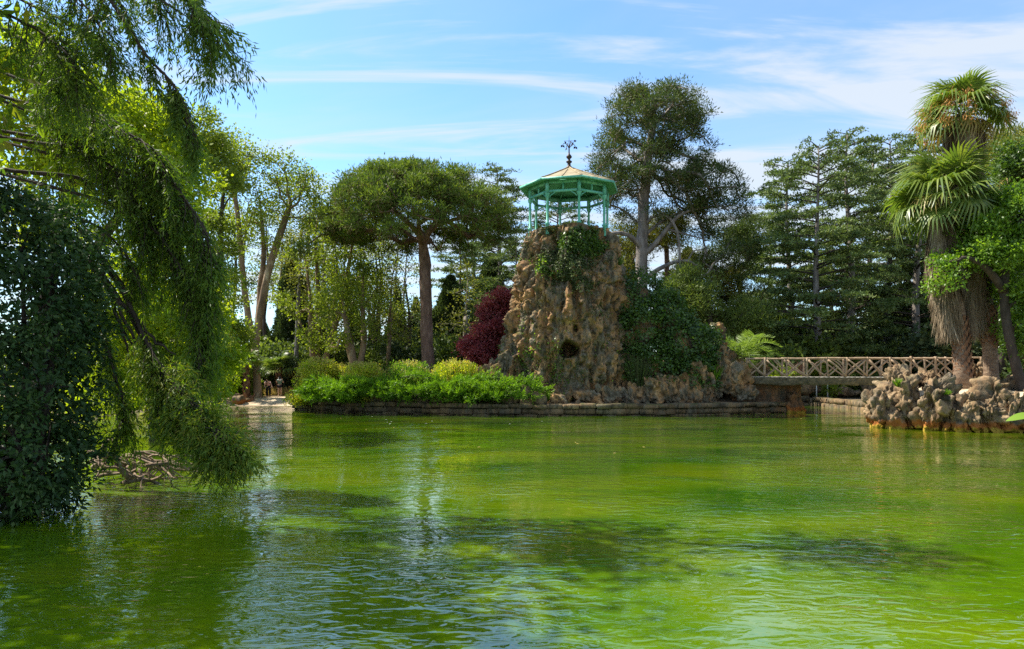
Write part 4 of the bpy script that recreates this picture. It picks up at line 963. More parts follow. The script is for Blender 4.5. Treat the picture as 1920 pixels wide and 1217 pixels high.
# --- plane trees and slim light-leaved trees, left of the umbrella pine
def stems(name, label, px, d, stem_list, targets, bark, leafm, per, L=0.17, W=0.13, r0=0.22, group=None, cr=(0.45, 0.6), jitd=2.6, flat=0.8):
    root = tree_root(name, label, 'tree', px, d, group); kk = d / FPX; a, b = MB(), MB(); allc = []
    tg = []
    for (x, y, ax, az, cnt) in targets:
        for _ in range(cnt):
            q = rdir(1)[0] * (0.35 + 0.65 * rng.random() ** 0.5); c = P(x, y, d)
            tg.append([c[0] + q[0] * ax * kk, c[1] + q[1] * jitd, c[2] + q[2] * az * kk, cr[0] + cr[1] * rng.random()])
    tg = np.array(tg); C = rel(root, tg[:, :3])
    trunks = []
    for s in stem_list:
        q = np.array([rel(root, P(x, y, d + dd)) for x, y, dd in s]); t_ = np.linspace(0, len(q) - 1, len(q) * 3)
        q = np.stack([np.interp(t_, np.arange(len(q)), q[:, k]) for k in range(3)], -1); q[1:-1] = (q[:-2] + 2 * q[1:-1] + q[2:]) / 4
        trunks.append(q)
    trunks[0][0, 2] = -0.3
    own = np.argmin(np.stack([np.min(np.linalg.norm(C[:, None] - t[None, len(t) // 3:], axis=2), axis=1) for t in trunks], 1), 1)
    for i_, t in enumerate(trunks):
        c = C[own == i_]
        if len(c) == 0: c = t[-1:] + 0.5
        ch = colonize(t, c, r0 * (1.0 if i_ == 0 else 0.75), 0.014, max(2, len(t) // 3), 0.7, 0.12, 0.07, 0.2)
        wood((a, b if i_ == 0 else a), ch[:1]); wood((b, b), ch[1:])
    if b.n:
        a.v += b.v; a.f += [f_ + a.n for f_ in b.f]; a.r += b.r; a.n += b.n
    a.build('trunk', M[bark], root, True)
    m_ = MB(); clump_leaves(m_, C, np.c_[tg[:, 3], tg[:, 3], tg[:, 3] * flat], per, L, W, 0.0, 0.9, 0.15); m_.build('crown', M[leafm], root)
    return root
stems('plane_tree', 'forked plane tree with peeling pale bark beside the two people', 481, 47.5,
      [[(484, 740, 0), (480, 690, 0), (477, 655, 0), (483, 620, 0), (492, 560, 0), (505, 500, 0), (528, 430, 0), (545, 380, 0)], [(478, 650, 0), (466, 590, -.3), (455, 520, -.5), (450, 440, -.6), (440, 360, -.8)], [(484, 610, 0), (487, 540, .5), (496, 480, .8), (490, 400, 1)]],
      [(440, 300, 44, 50, 26), (490, 330, 50, 56, 30), (545, 350, 48, 56, 30), (585, 380, 34, 60, 20), (450, 400, 44, 60, 22), (510, 430, 40, 50, 18), (420, 280, 30, 40, 14)], 'bark_plane', 'plane', 14000, 0.16, 0.12, 0.24)
stems('plane_tree', 'slender leaning trees with grey brown stems behind the shrub end', 588, 51,
      [[(588, 690, 0), (585, 620, 0), (580, 540, 0), (572, 480, 0), (566, 420, 0)], [(596, 690, 0.3), (598, 600, .3), (595, 520, .3), (590, 440, .4), (600, 390, .4)]],
      [(575, 480, 30, 30, 12), (600, 420, 30, 40, 12), (620, 480, 30, 50, 10), (560, 560, 34, 40, 10), (610, 590, 34, 40, 12), (590, 640, 40, 24, 9)], 'bark_plane', 'plane', 6500, 0.17, 0.13, 0.24)
stems('plane_tree', 'leaning bare-stemmed tree slanting up to the umbrella pine crown', 612, 50,
      [[(606, 690, 0), (620, 640, 0), (637, 580, 0), (650, 520, 0), (660, 460, 0), (668, 420, 0)]],
      [(650, 500, 30, 40, 9), (665, 430, 24, 40, 9), (640, 560, 34, 40, 9), (680, 520, 30, 40, 9)], 'bark_plane', 'plane', 4500, 0.16, 0.12, 0.22)
stems('plane_tree', 'low forked plane tree with a stout U-shaped trunk behind the shrubs', 668, 48.5,
      [[(668, 705, 0), (664, 685, 0), (656, 650, 0), (648, 600, 0), (642, 560, 0)], [(670, 695, 0), (678, 670, 0), (684, 630, 0), (680, 590, 0), (680, 530, .2), (684, 470, .3)]],
      [(640, 560, 34, 40, 12), (690, 540, 34, 50, 12), (700, 600, 34, 40, 10), (630, 620, 36, 36, 10)], 'bark_plane', 'plane', 6000, 0.16, 0.12, 0.30)
for n_, (px, d, yt) in enumerate([(712, 56, 470), (765, 54, 500), (520, 62, 420), (625, 64, 430), (540, 70, 430), (870, 54, 520), (440, 60, 400), (690, 66, 450), (570, 58, 380), (605, 60, 400), (650, 57, 420), (735, 62, 450), (500, 66, 390), (660, 70, 420), (590, 72, 400), (715, 68, 440), (460, 54, 380), (555, 53, 410), (630, 52, 450), (678, 58, 440), (728, 51, 500), (538, 64, 400), (612, 56, 430), (752, 66, 470), (705, 60, 460)]):
    r_ = stems('slender_tree', ('thin dark stem', 'thin pale brown stem', 'thin grey stem')[(n_ // 2) % 3] + ' with ' + ('light green', 'dull green', 'yellowish needle-like')[n_ % 3] + ' leaves in the wood around the umbrella pine', px, d, [[(px, 690, 0), (px + (-6, 5, 3)[n_ % 3], 600, 0), (px + (4, -8, 7)[n_ % 3], 520, 0), (px + (-3, 6, 12)[n_ % 3], yt, 0)]],
          [(px, yt + 20, 30, 40, 8), (px - 15, yt + 90, 34, 40, 8), (px + 20, yt + 130, 34, 40, 8)], ('bark_dark', 'bark_plane', 'bark_grey')[(n_ // 2) % 3], ('plane', 'under', 'pine_yel')[n_ % 3], 1500, 0.18, 0.12, 0.15, 'thin trees in the wood behind')

# --- dense wood closing the view between the trunks
def bush_mesh(seed, leafm, per=8000, L=0.25, W=0.15):
    r = np.random.default_rng(seed); C = np.c_[r.normal(size=(26, 2)) * 1.1, 0.5 + 1.9 * r.random(26)]; m_ = MB(); clump_leaves(m_, C, 0.45 + 0.5 * r.random(26), per, L, W, 0.4, 0.9, 0.3)
    s_ = MB()
    for c in C[:12]: tube(s_, [(0.1 * c[0], 0.1 * c[1], -0.2), c * 0.5, c], [0.05, 0.035, 0.015], 4)
    return s_.mesh('stems', M['bark_dark'], True), m_.mesh('foliage', M[leafm])
BUSH = [bush_mesh(1, 'under'), bush_mesh(2, 'cypress_dk'), bush_mesh(3, 'plane'), bush_mesh(4, 'under')]
bl_ = [(430, 49, 1.0, 2), (455, 53, 1.2, 1), (520, 55, 1.3, 1), (560, 56, 1.5, 0), (600, 55, 1.3, 0), (640, 56, 1.5, 1), (690, 55, 1.4, 3), (735, 56, 1.6, 1), (770, 53, 1.2, 0), (830, 54, 1.5, 1), (870, 52, 1.4, 0), (905, 53, 1.5, 3), (1440, 50, 1.1, 2), (1470, 51.5, 1.5, 0), (1500, 54, 1.6, 3), (1560, 53, 1.1, 2), (1600, 57, 1.5, 1), (1640, 55, 1.3, 0), (1690, 54, 1.4, 1), (1730, 52, 1.2, 3), (1790, 50, 1.6, 1), (1850, 48, 1.6, 1), (1910, 46, 1.7, 1), (1530, 49, 0.6, 2), (1575, 50, 0.6, 0), (1620, 49.5, 0.6, 2), (1660, 48.5, 0.6, 3),
       (640, 70, 1.1, 1), (720, 72, 1.1, 0), (800, 70, 1.2, 1), (560, 74, 1.1, 1), (480, 72, 1.0, 0), (880, 68, 2.0, 1), (1500, 70, 1.5, 1), (1580, 76, 1.6, 1), (1660, 72, 1.5, 1), (1740, 70, 2.0, 1), (1440, 66, 1.8, 0), (1380, 62, 2.4, 0), (1820, 66, 2.8, 1), (1900, 60, 2.8, 1), (380, 60, 2.2, 2), (320, 56, 2.2, 0), (240, 52, 2.2, 2), (150, 48, 2.2, 0)]
for n_, (px, d, s, k) in enumerate(bl_):
    X_ = (px - 960) * d / FPX; root = thing('bush', ('sunlit', 'dark', 'pale leafy', 'mixed green')[k] + ' undergrowth bush at the foot of the trees ' + ('behind the island' if px < 1200 else 'behind the bridge'), 'bush', (X_, d, gz(X_, d) - 0.1), 'undergrowth bushes behind the pond', px * 0.7)
    s = s * (0.9 if px < 800 else 1.0); root.scale = (s * 1.15, s, s)
    for me, nm in zip(BUSH[k], ('stems', 'foliage')): link_copy(me, nm, root)

# --- purple plum beside the tower
pl_ = stems('plum_tree', 'purple-leaved plum tree leaning against the left side of the rock tower', 915, 42.2, [[(925, 720, 0), (920, 680, 0), (918, 640, 0), (925, 600, 0), (935, 560, 0)]],
      [(905, 640, 38, 28, 34), (925, 600, 32, 30, 30), (938, 560, 20, 26, 14), (885, 650, 24, 18, 14), (915, 670, 36, 14, 14), (948, 610, 20, 50, 10)], 'bark_dark', 'plum', 24000, 0.14, 0.085, 0.12, None, (0.25, 0.35), 1.0)

# ---------------------------------------------------------------- ivy
def ell_leaves(mb, E_, per, L, W, droop=0.6, noise=0.25):
    """leaves over the outside of a union of ellipsoids (c, r)"""
    C = np.array([e[0] for e in E_]); RR = np.array([e[1] for e in E_]); ar = (RR[:, 0] * RR[:, 2] + RR[:, 0] * RR[:, 1]); idx = rng.choice(len(E_), per, p=ar / ar.sum())
    u = rdir(per); p = C[idx] + u * RR[idx] * (0.93 + 0.12 * rng.random(per))[:, None]; nn = nrmz(u / RR[idx])
    ins = np.zeros(per, bool)
    for k in range(len(E_)): ins |= (np.sum(((p - C[k]) / RR[k]) ** 2, 1) < 0.8) & (idx != k)
    p, nn = p[~ins], nn[~ins]; h = fbm(p * 1.1, 4, 7); p = p + nn * (h * noise + 0.06 * rng.normal(size=len(p)))[:, None]
    d = nrmz(rng.normal(size=(len(p), 3)) * 0.7 + np.array([0, 0, -droop]) + nn * 0.45)
    leaves(mb, p, d, nn + 0.5 * rng.normal(size=p.shape), L * (0.6 + 0.8 * rng.random(len(p))), W * (0.6 + 0.8 * rng.random(len(p))), np.clip(0.5 + 0.6 * h + 0.5 * (rng.random(len(p)) - 0.5), 0, 1))
def ell_clumps(mb, E_, k, per, cr, L, W, droop=0.6, out=0.5):
    """leafy clumps standing out of the surface of a union of ellipsoids"""
    C = np.array([e[0] for e in E_]); RR = np.array([e[1] for e in E_]); ar = (RR[:, 0] * RR[:, 2] + RR[:, 0] * RR[:, 1]); idx = rng.choice(len(E_), k, p=ar / ar.sum())
    u = rdir(k); p = C[idx] + u * RR[idx] * (0.9 + 0.16 * rng.random(k))[:, None]; nn = nrmz(u / RR[idx]); ins = np.zeros(k, bool)
    for q in range(len(E_)): ins |= (np.sum(((p - C[q]) / RR[q]) ** 2, 1) < 0.72) & (idx != q)
    p, nn = p[~ins], nn[~ins]; k = len(p); r = cr * (0.5 + 0.9 * rng.random(k)); tone = rng.random(k)
    i_ = np.repeat(np.arange(k), np.maximum(6, (per * (r / cr) ** 2).astype(int))); n_ = len(i_); v = rdir(n_)
    f = rng.random(n_) ** 0.5; pos = p[i_] + v * (r[i_] * f)[:, None] * np.array([1, 1, 0.75]) + nn[i_] * (r[i_] * 0.4)[:, None]
    d = nrmz(v * 0.5 + nn[i_] * out + np.array([0, 0, -droop]) + rng.normal(size=(n_, 3)) * 0.55)
    leaves(mb, pos, d, nn[i_] + v + 0.6 * rng.normal(size=(n_, 3)), L * (0.6 + 0.8 * rng.random(n_)), W * (0.6 + 0.8 * rng.random(n_)), np.clip(0.45 * tone[i_] + 0.55 * rng.random(n_), 0, 1))
def ell_core(E_, mb, s=0.9):
    bm = bmesh.new(); bmesh.ops.create_icosphere(bm, subdivisions=3, radius=1.0); v = np.array([q.co[:] for q in bm.verts]); f = np.array([[q.index for q in p.verts] for p in bm.faces]); bm.free()
    for c, r in E_: mb.add(np.array(c) + v * np.array(r) * s, f)
E_ = []
for (x, y, d, rx, rz, ry) in [(1195, 560, 39.6, 38, 44, 1.3), (1205, 620, 39.0, 44, 60, 1.5), (1215, 690, 38.6, 50, 56, 1.4), (1240, 600, 39.6, 44, 46, 1.5), (1265, 650, 39.2, 52, 56, 1.6), (1270, 705, 38.8, 52, 44, 1.4), (1300, 660, 39.6, 38, 42, 1.4), (1310, 700, 39.2, 32, 40, 1.3), (1320, 645, 40.2, 22, 26, 1.2)]:
    c = P(x, y, d); kk = d / FPX; E_.append((c, np.array([rx * kk, ry, rz * kk])))
root = thing('ivy_slope', 'mound of ivy, dark in front and bright along its top, right of the rock tower', 'ivy', (P(1240, 760, 39)[0], 39.2, 0.6))
o_ = np.array(root.location[:]); E2 = [(c - o_, r) for c, r in E_]
m_ = MB(); ell_core(E2, m_, 0.6); m_.build('rock_core', M['rock'], root, True)
m_ = MB(); ell_clumps(m_, E2, 1500, 40, 0.42, 0.16, 0.125, 0.6, 0.5); m_.build('foliage', M['ivy'], root)
m_ = MB()
for _ in range(60):
    c, r = E2[rng.integers(len(E2))]; u = rdir(1)[0]; u[1] = -abs(u[1]); u[2] = abs(u[2]); p0 = c + u * r * 1.05
    q = [p0 + np.array([0.15 * math.sin(s * 3 + p0[0]), -0.12 * math.sin(s * 2), -0.25 * s]) for s in range(5)]; tube(m_, q, np.linspace(0.016, 0.006, 5), 4)
m_.build('stems', M['bark_dark'], root)
# ivy hanging over the tower top and dry growth in patches on its face
tvn = np.cross(np.roll(TOWER_V, -1, 1) - np.roll(TOWER_V, 1, 1), np.gradient(TOWER_V, axis=0)); tvn = nrmz(tvn)
flat_v = TOWER_V.reshape(-1, 3); flat_n = tvn.reshape(-1, 3)
fx = 960 + flat_v[:, 0] / flat_v[:, 1] * FPX; fy = HOR - (flat_v[:, 2] - HC) / flat_v[:, 1] * FPX
frontm = flat_v[:, 1] < TC[1] + 0.2
def patch(mask_fn, n_, L, W, mat_, label, z, thick=0.08, droop=0.8, name='ivy'):
    w = np.clip(mask_fn(flat_v), 0, 1) * frontm; idx = rng.choice(len(w), n_, p=w / w.sum()); nn = flat_n[idx]
    p = flat_v[idx] + nn * (thick * (0.3 + rng.random(n_)))[:, None] + rng.normal(size=(n_, 3)) * 0.05
    d = nrmz(rng.normal(size=(n_, 3)) * 0.6 + np.array([0, 0, -droop]) + nn * 0.5); m_ = MB()
    o2 = np.array([p[:, 0].mean(), p[:, 1].mean(), p[:, 2].min()])
    leaves(m_, p - o2, d, nn + 0.5 * rng.normal(size=p.shape), L * (0.6 + 0.8 * rng.random(n_)), W * (0.6 + 0.8 * rng.random(n_)))
    o = m_.build(name, M[mat_], None); o.location = tuple(o2); tag(o, label, 'ivy')
def g2(x0, y0, sx, sy): return np.exp(-((fx - x0) / sx) ** 2 - ((fy - y0) / sy) ** 2)
patch(lambda v: np.clip(g2(1095, 455, 38, 26) * 2 - 0.35, 0, 1) * np.clip(fbm(v * 1.2, 3, 3) + 0.35, 0, 1), 6000, 0.14, 0.11, 'ivy', 'dark ivy tumbling over the top of the rock tower below the gazebo', 9, 0.10)
patch(lambda v: (np.clip(g2(1075, 505, 55, 40) * 1.5 - 0.3, 0, 1) + np.clip(g2(1035, 490, 50, 18) - 0.3, 0, 1)) * np.clip(fbm(v * 1.3, 4, 8) + 0.15, 0, 1), 6500, 0.12, 0.08, 'ivy_dry', 'thin dull ivy and dry stems on the upper face of the rock tower', 8, 0.12)
patch(lambda v: np.clip(g2(1070, 480, 110, 300), 0, 1) * np.clip(fbm(v * 0.9 + 40, 4, 18) - 0.12, 0, 1), 5200, 0.10, 0.05, 'ivy_dry', 'scattered moss and small plants across the rock tower face', 4, 0.05)
patch(lambda v: (g2(1012, 497, 26, 12) + g2(1030, 700, 120, 60) * 0.1) * np.clip(fbm(v * 1.6 + 4, 3, 19) + 0.1, 0, 1), 1800, 0.12, 0.08, 'broad', 'bright green weeds sprouting on the left shoulder of the rock tower', 8, 0.08)
def tuft(px, py, d, n_, h, mat_, name, label, cat, spread=0.5, w=0.02, zbase=None):
    c = P(px, py, d); c = c if zbase is None else np.array([c[0], c[1], zbase]); m_ = MB(); a = rng.random(n_) * 2 * math.pi; t = rng.random(n_)
    d_ = np.stack([np.cos(a) * t * spread, np.sin(a) * t * spread, np.ones(n_)], -1)
    leaves(m_, np.stack([np.cos(a), np.sin(a), 0 * a], -1) * (0.12 * h * rng.random(n_))[:, None], d_, rdir(n_), h * (0.5 + 0.6 * rng.random(n_)), w, None, 0.3)
    o = m_.build(name, M[mat_], None); o.location = tuple(c); tag(o, label, cat); return o
tuft(1158, 500, 38.2, 90, 0.8, 'ivy', 'yucca', 'spiky dark rosette plant on the right shoulder of the rock tower', 'plant', 1.4, 0.06)
tuft(1197, 735, 37.3, 700, 2.0, 'ivy_dry', 'fern', 'feathery pale green plant between the rock tower foot and the ivy', 'plant', 0.55, 0.05)
tuft(1336, 722, 37.9, 120, 1.2, 'juniper', 'agave', 'upright spiky green plant beside the narrow pinnacle', 'plant', 0.7, 0.08)
tuft(1025, 752, 36.4, 160, 0.5, 'juniper', 'weed', 'small green weed at the foot of the rock tower left of the low rock', 'plant', 0.8, 0.04)
tuft(1685, 726, 28.6, 110, 0.42, 'broad', 'weed', 'small bright weed between the corner rocks of the palm terrace', 'plant', 0.9, 0.06)
tuft(1775, 742, 27.0, 90, 0.28, 'broad', 'weed', 'small bright weed on the flat-topped rock of the palm terrace', 'plant', 1.6, 0.06)

# ---------------------------------------------------------------- island shrubs
def shrub(px, d, ybase, ytop, w, label, per=10000, leafm='privet'):
    c = P(px, ybase, d); root = thing('yellow_green_shrub', label, 'shrub', (c[0], d, 0.55), 'clipped yellow-green shrubs on the island'); kk = d / FPX
    H = (HC + (HOR - ytop) * kk) - 0.55; n_ = 80; a = rng.random(n_) * 2 * math.pi; r = np.sqrt(rng.random(n_)); z = H * (0.15 + 0.72 * rng.random(n_) ** 0.8) 
    sc = np.sqrt(np.clip(1 - (z / H) ** 2.5, 0.1, 1))
    C = np.stack([r * np.cos(a) * w * kk * 0.53 * sc, r * np.sin(a) * 1.1 * sc, z], -1)
    s_ = MB()
    for q in C[:26]: tube(s_, [(0.15 * q[0], 0.15 * q[1], -0.2), q * 0.55, q], [0.03, 0.022, 0.01], 4)
    s_.build('stems', M['bark_dark'], root)
    m_ = MB(); clump_leaves(m_, C, 0.22 + 0.2 * rng.random(n_), per, 0.10, 0.06, 0.7, 0.7, 0.3); m_.build('foliage', M[leafm], root)
    m_ = MB(); k = 150; a = rng.random(k) * 2 * math.pi; r = np.sqrt(rng.random(k)) * 0.95
    tp = np.stack([r * np.cos(a) * w * kk * 0.53, r * np.sin(a) * 1.1, H * (0.92 - 0.5 * r ** 2.5) + 0.05 * rng.normal(size=k)], -1)
    pp = np.repeat(tp, 9, 0) + np.array([0, 0, 1]) * (rng.random(k * 9) * 0.26)[:, None] + rng.normal(size=(k * 9, 3)) * 0.025
    leaves(m_, pp, nrmz(rng.normal(size=(k * 9, 3)) * 0.6 + [0, 0, 0.8]), rdir(k * 9), 0.085, 0.045); m_.build('young_shoots', M['privet_tip'], root)
shrub(598, 39.6, 765, 672, 92, 'tall yellow-green shrub at the left end of the island')
shrub(683, 38.6, 765, 680, 90, 'yellow-green shrub with pinkish tips next to the left end shrub')
shrub(765, 38.3, 765, 678, 100, 'round green shrub left of the umbrella pine trunk', 10000, 'broad')
shrub(855, 38.0, 765, 676, 108, 'bright yellow-green shrub between umbrella pine trunk and rock tower')
shrub(645, 40.5, 765, 684, 80, 'yellow-green shrub set back between the two left shrubs')
shrub(905, 38.3, 765, 694, 80, 'low yellow-green shrub against the foot of the rock tower')
shrub(562, 40.6, 770, 748, 50, 'tiny yellow shrub at the waterline on the island tip', 2500)

def juniper(px, ybase, d, reach, label, nb=34, lean=0.0, bias=0.0):
    c = P(px, ybase, d); root = thing('juniper_bush', label, 'shrub', (c[0], d, max(0.5, c[2])), 'spreading junipers on the island edge'); s_, m_ = MB(), MB()
    for b in range(nb):
        a = -math.pi / 2 + (rng.random() - 0.5) * math.pi * 1.5 + bias; ln = reach * 1.2 * (0.5 + 0.6 * rng.random()); t = np.linspace(0, 1, 9); el = 0.15 + 0.75 * rng.random()
        h = ln * (el * t - 0.55 * el * t ** 2.2 + 0.06 * t) - 0.25 * t * (1 - el)
        p = np.stack([np.cos(a) * ln * t + lean * t, np.sin(a) * ln * t * 0.75, h], -1); tube(s_, p, np.linspace(0.03, 0.008, 9), 4)
        for k in range(int(12 + 9 * ln)):
            s = 0.18 + 0.82 * rng.random(); q = np.array([np.interp(s, t, p[:, x]) for x in range(3)]); td = nrmz((p[min(8, int(s * 8) + 1)] - p[int(s * 8) - (1 if s >= 1 else 0)])[None] + 1e-4)[0]
            dv = nrmz((td + 0.55 * rng.normal(size=3) + np.array([0, 0, 0.42]))[None])[0]; l2 = 0.22 + 0.3 * rng.random() * (1.2 - s * 0.5)
            nl = 11; f = rng.random(nl); pp = q + dv * (f * l2)[:, None] + rng.normal(size=(nl, 3)) * 0.012
            leaves(m_, pp, nrmz(dv + 0.5 * rng.normal(size=(nl, 3))), rdir(nl), 0.14 + 0.07 * rng.random(nl), 0.036, np.clip(0.15 + 0.6 * s * rng.random(nl) + 0.35 * f, 0, 1))
    s_.build('stems', M['bark_dark'], root); m_.build('foliage', M['juniper'], root)
juniper(604, 740, 39.2, 1.25, 'spreading juniper at the left tip of the island', 34)
juniper(660, 745, 37.6, 1.8, 'spreading juniper hanging over the wall under the pink-tipped shrub', 40)
juniper(710, 738, 37.4, 1.6, 'spreading juniper below the round green shrub', 34)
juniper(850, 735, 37.0, 2.0, 'spreading juniper below the bright yellow-green shrub', 40)
juniper(925, 748, 36.8, 2.2, 'wide spreading juniper in front of the rock tower foot', 46, 0.3, 0.3)
juniper(775, 748, 37.0, 1.7, 'spreading juniper on the wall straight below the umbrella pine trunk', 36)
juniper(625, 750, 38.2, 1.6, 'spreading juniper hanging low near the left end of the wall', 32)
juniper(880, 752, 36.5, 1.5, 'low juniper hanging over the wall between two larger junipers', 30)

# ---------------------------------------------------------------- palms
def fan_frond(seed, R_=1.15, pet=1.0, nseg_=28, droop=0.5):
    r = np.random.default_rng(seed); m_ = MB()
    tube(m_, [(0, 0, 0), (pet * 0.5, 0, 0.10), (pet, 0, 0.12)], [0.03, 0.022, 0.018], 5, True, 0.9)
    for k in range(nseg_):
        a = R(-128 + 256 * k / (nseg_ - 1)); ln = R_ * (0.72 + 0.28 * math.cos(a * 0.55)) * (0.9 + 0.15 * r.random()); w = 0.115 * R_
        o0 = np.array([pet, 0, 0.12]); pts = []
        fold = 0.05 * (1 if k % 2 else -1); cup = 0.16 * abs(math.sin(a))
        for s in (0, 0.35, 0.68, 1.0):
            dr = -droop * max(0, s - 0.5) ** 1.5 * ln * (0.6 + 0.9 * r.random()) * 1.6
            pts.append(o0 + np.array([math.cos(a) * ln * s * (1 - 0.15 * max(0, s - .6)), math.sin(a) * ln * s, cup * s * ln + dr + fold * s * 0.3]))
        sd_ = np.array([-math.sin(a), math.cos(a), 0]); ws = (0.012, w * 0.75, w * 0.55, 0.006); v = []
        for p, q in zip(pts, ws): v += [p - sd_ * q / 2, p + sd_ * q / 2]
        m_.add(v, [[0, 1, 3, 2], [2, 3, 5, 4], [4, 5, 7, 6]], 0.25 + 0.6 * r.random())
    return m_
FAN = [fan_frond(k, 1.1, 1.0, 28, (0.5, 0.9, 1.35)[k]).mesh('frond', M['fan']) for k in range(3)]
FAN_OLD = fan_frond(9, 1.05, 0.9, 28, 1.3).mesh('frond', M['fan_old'])
def fronds(root, head, n_, s, zlo=-0.9, zhi=1.25, meshes=None, old=0.15, seed=1):
    r = np.random.default_rng(seed)
    for k in range(n_):
        el = zhi + (zlo - zhi) * ((k + 0.5) / n_) ** 0.85; az = k * 2.39996 + r.normal() * 0.15
        me = FAN_OLD if (r.random() < old and el < 0.0) else (meshes or FAN)[r.integers(len(meshes or FAN))]
        link_copy(me, 'frond', root, head + np.array([math.cos(az) * 0.1, math.sin(az) * 0.1, 0.12 * el]), (r.normal() * 0.25, -el + r.normal() * 0.08, az), s * (0.85 + 0.3 * r.random()))
def skirt(root, pts, radii, n_, L=0.9):
    """thatch of dead hanging fronds round the trunk path (top to bottom)"""
    pts = np.array(pts); radii = np.array(radii); m_ = MB(); t = rng.random(n_); a = rng.random(n_) * 2 * math.pi; q = t * (len(pts) - 1)
    c = np.stack([np.interp(q, np.arange(len(pts)), pts[:, k]) for k in range(3)], -1); r = np.interp(q, np.arange(len(pts)), radii) * (0.8 + 0.25 * rng.random(n_)) * (1 + 0.2 * np.sin(a * 5 + c[:, 2] * 2))
    p = c + np.stack([np.cos(a) * r, np.sin(a) * r, 0 * a], -1); nn = np.stack([np.cos(a), np.sin(a), 0 * a], -1)
    d = nrmz(np.array([0, 0, -1.0]) + nn * 0.06 + rng.normal(size=(n_, 3)) * 0.09)
    leaves(m_, p, d, nn + 0.4 * rng.normal(size=(n_, 3)), L * (0.5 + 0.8 * rng.random(n_)), 0.035 + 0.03 * rng.random(n_), np.clip(0.5 + 0.5 * noise3(np.stack([np.cos(a) * 3, np.sin(a) * 3, c[:, 2] * 0.6], -1), 3) + 0.3 * (rng.random(n_) - .5), 0, 1), 0.3)
    m_.build('dead_frond_skirt', M['straw'], root)
def boots(root, base_, top_, r0, r1, n_):
    m_ = MB(); base_ = np.array(base_); top_ = np.array(top_)
    for k in range(n_):
        f = (k + 0.5) / n_; a = k * 2.39996; c = base_ * (1 - f) + top_ * f; r = r0 * (1 - f) + r1 * f; o = np.array([math.cos(a), math.sin(a), 0]); sd_ = np.array([-math.sin(a), math.cos(a), 0])
        p0 = c + o * r * 0.9; w = 0.11; hgt = 0.30
        v = [p0 - sd_ * w, p0 + sd_ * w, p0 + o * 0.10 + sd_ * w * .55 + [0, 0, hgt * .8], p0 + o * 0.10 - sd_ * w * .55 + [0, 0, hgt * .8], p0 + o * 0.02 - sd_ * w * .5 + [0, 0, hgt], p0 + o * 0.02 + sd_ * w * .5 + [0, 0, hgt]]
        m_.add(v, [[0, 1, 2, 3], [3, 2, 5, 4], [0, 3, 4, 4], [1, 5, 2, 2]][:2], rng.random())
    m_.build('leaf_bases', M['boot'], root)
# nearer palm: ragged trunk
D = 31.0; c = P(1806, 728, D)
pa = thing('fan_palm', 'fan palm with ragged red-brown trunk foot, long straw skirt and bright lower crown', 'palm', (c[0], D, 1.45))
pp = [rel(pa, P(x, y, D)) for x, y in ((1808, 732), (1804, 690), (1800, 620), (1785, 520), (1772, 430), (1768, 370))]; pp[0][2] = -0.1
tube(MB(), pp, [0.48, 0.36, 0.32, 0.3, 0.28, 0.25], 16, True, None, 0.12).build('trunk', M['bark_palm'], pa, True)
boots(pa, pp[0] + np.array([0, 0, 0.6]), pp[2] + np.array([-0.05, 0, 0.5]), 0.38, 0.32, 130)
skirt(pa, [rel(pa, P(x, y, D)) for x, y in ((1766, 385), (1768, 430), (1768, 480), (1772, 530), (1778, 580), (1780, 606))], [0.35, 0.48, 0.54, 0.52, 0.42, 0.34], 13000, 0.9)
fronds(pa, pp[-1], 44, 1.12, -0.8, 1.3, None, 0.22, 4)
# taller palm: smooth foot
c = P(1858, 735, D + 0.4)
pb = thing('fan_palm', 'tallest fan palm with smooth grey trunk foot, straw skirt and dark high crown', 'palm', (c[0], D + 0.4, 1.45))
pp = [rel(pb, P(x, y, D + 0.4)) for x, y in ((1859, 738), (1858, 690), (1852, 600), (1838, 500), (1822, 380), (1808, 280), (1803, 215))]; pp[0][2] = -0.1
tube(MB(), pp, [0.36, 0.30, 0.30, 0.28, 0.26, 0.24, 0.22], 16, True, None, 0.06).build('trunk', M['bark_palm'], pb, True)
boots(pb, rel(pb, P(1857, 655, D + 0.4)), rel(pb, P(1852, 580, D + 0.4)), 0.30, 0.34, 110)
skirt(pb, [rel(pb, P(x, y, D + 0.4)) for x, y in ((1838, 470), (1832, 510), (1826, 550), (1824, 585), (1822, 606))], [0.44, 0.5, 0.48, 0.4, 0.32], 9000, 0.8)
skirt(pb, [rel(pb, P(x, y, D + 0.4)) for x, y in ((1804, 225), (1805, 250), (1808, 300), (1822, 380), (1838, 480))], [0.35, 0.7, 0.62, 0.5, 0.6], 9000, 0.9)
fronds(pb, pp[-1], 32, 1.05, -0.7, 1.35, None, 0.3, 8)
m_ = MB()
for k in range(12):
    a = rng.random() * 2 * math.pi; o = np.array([math.cos(a), math.sin(a), 0]); q = [pp[-1] + o * r + np.array([0, 0, z]) for r, z in ((0.1, 0.2), (0.6, 0.7), (1.2, 0.6), (1.7, 0.0), (1.9, -0.6))]
    tube(m_, q, np.linspace(0.02, 0.006, 5), 4); kq = np.repeat(np.array(q[1:]), 60, 0) + rng.normal(size=(240, 3)) * 0.16
    leaves(m_, kq, nrmz(rng.normal(size=(240, 3)) * 0.4 + [0, 0, -1]), rdir(240), 0.16, 0.03)
m_.build('fruit_stalks', M['fruit'], pb)
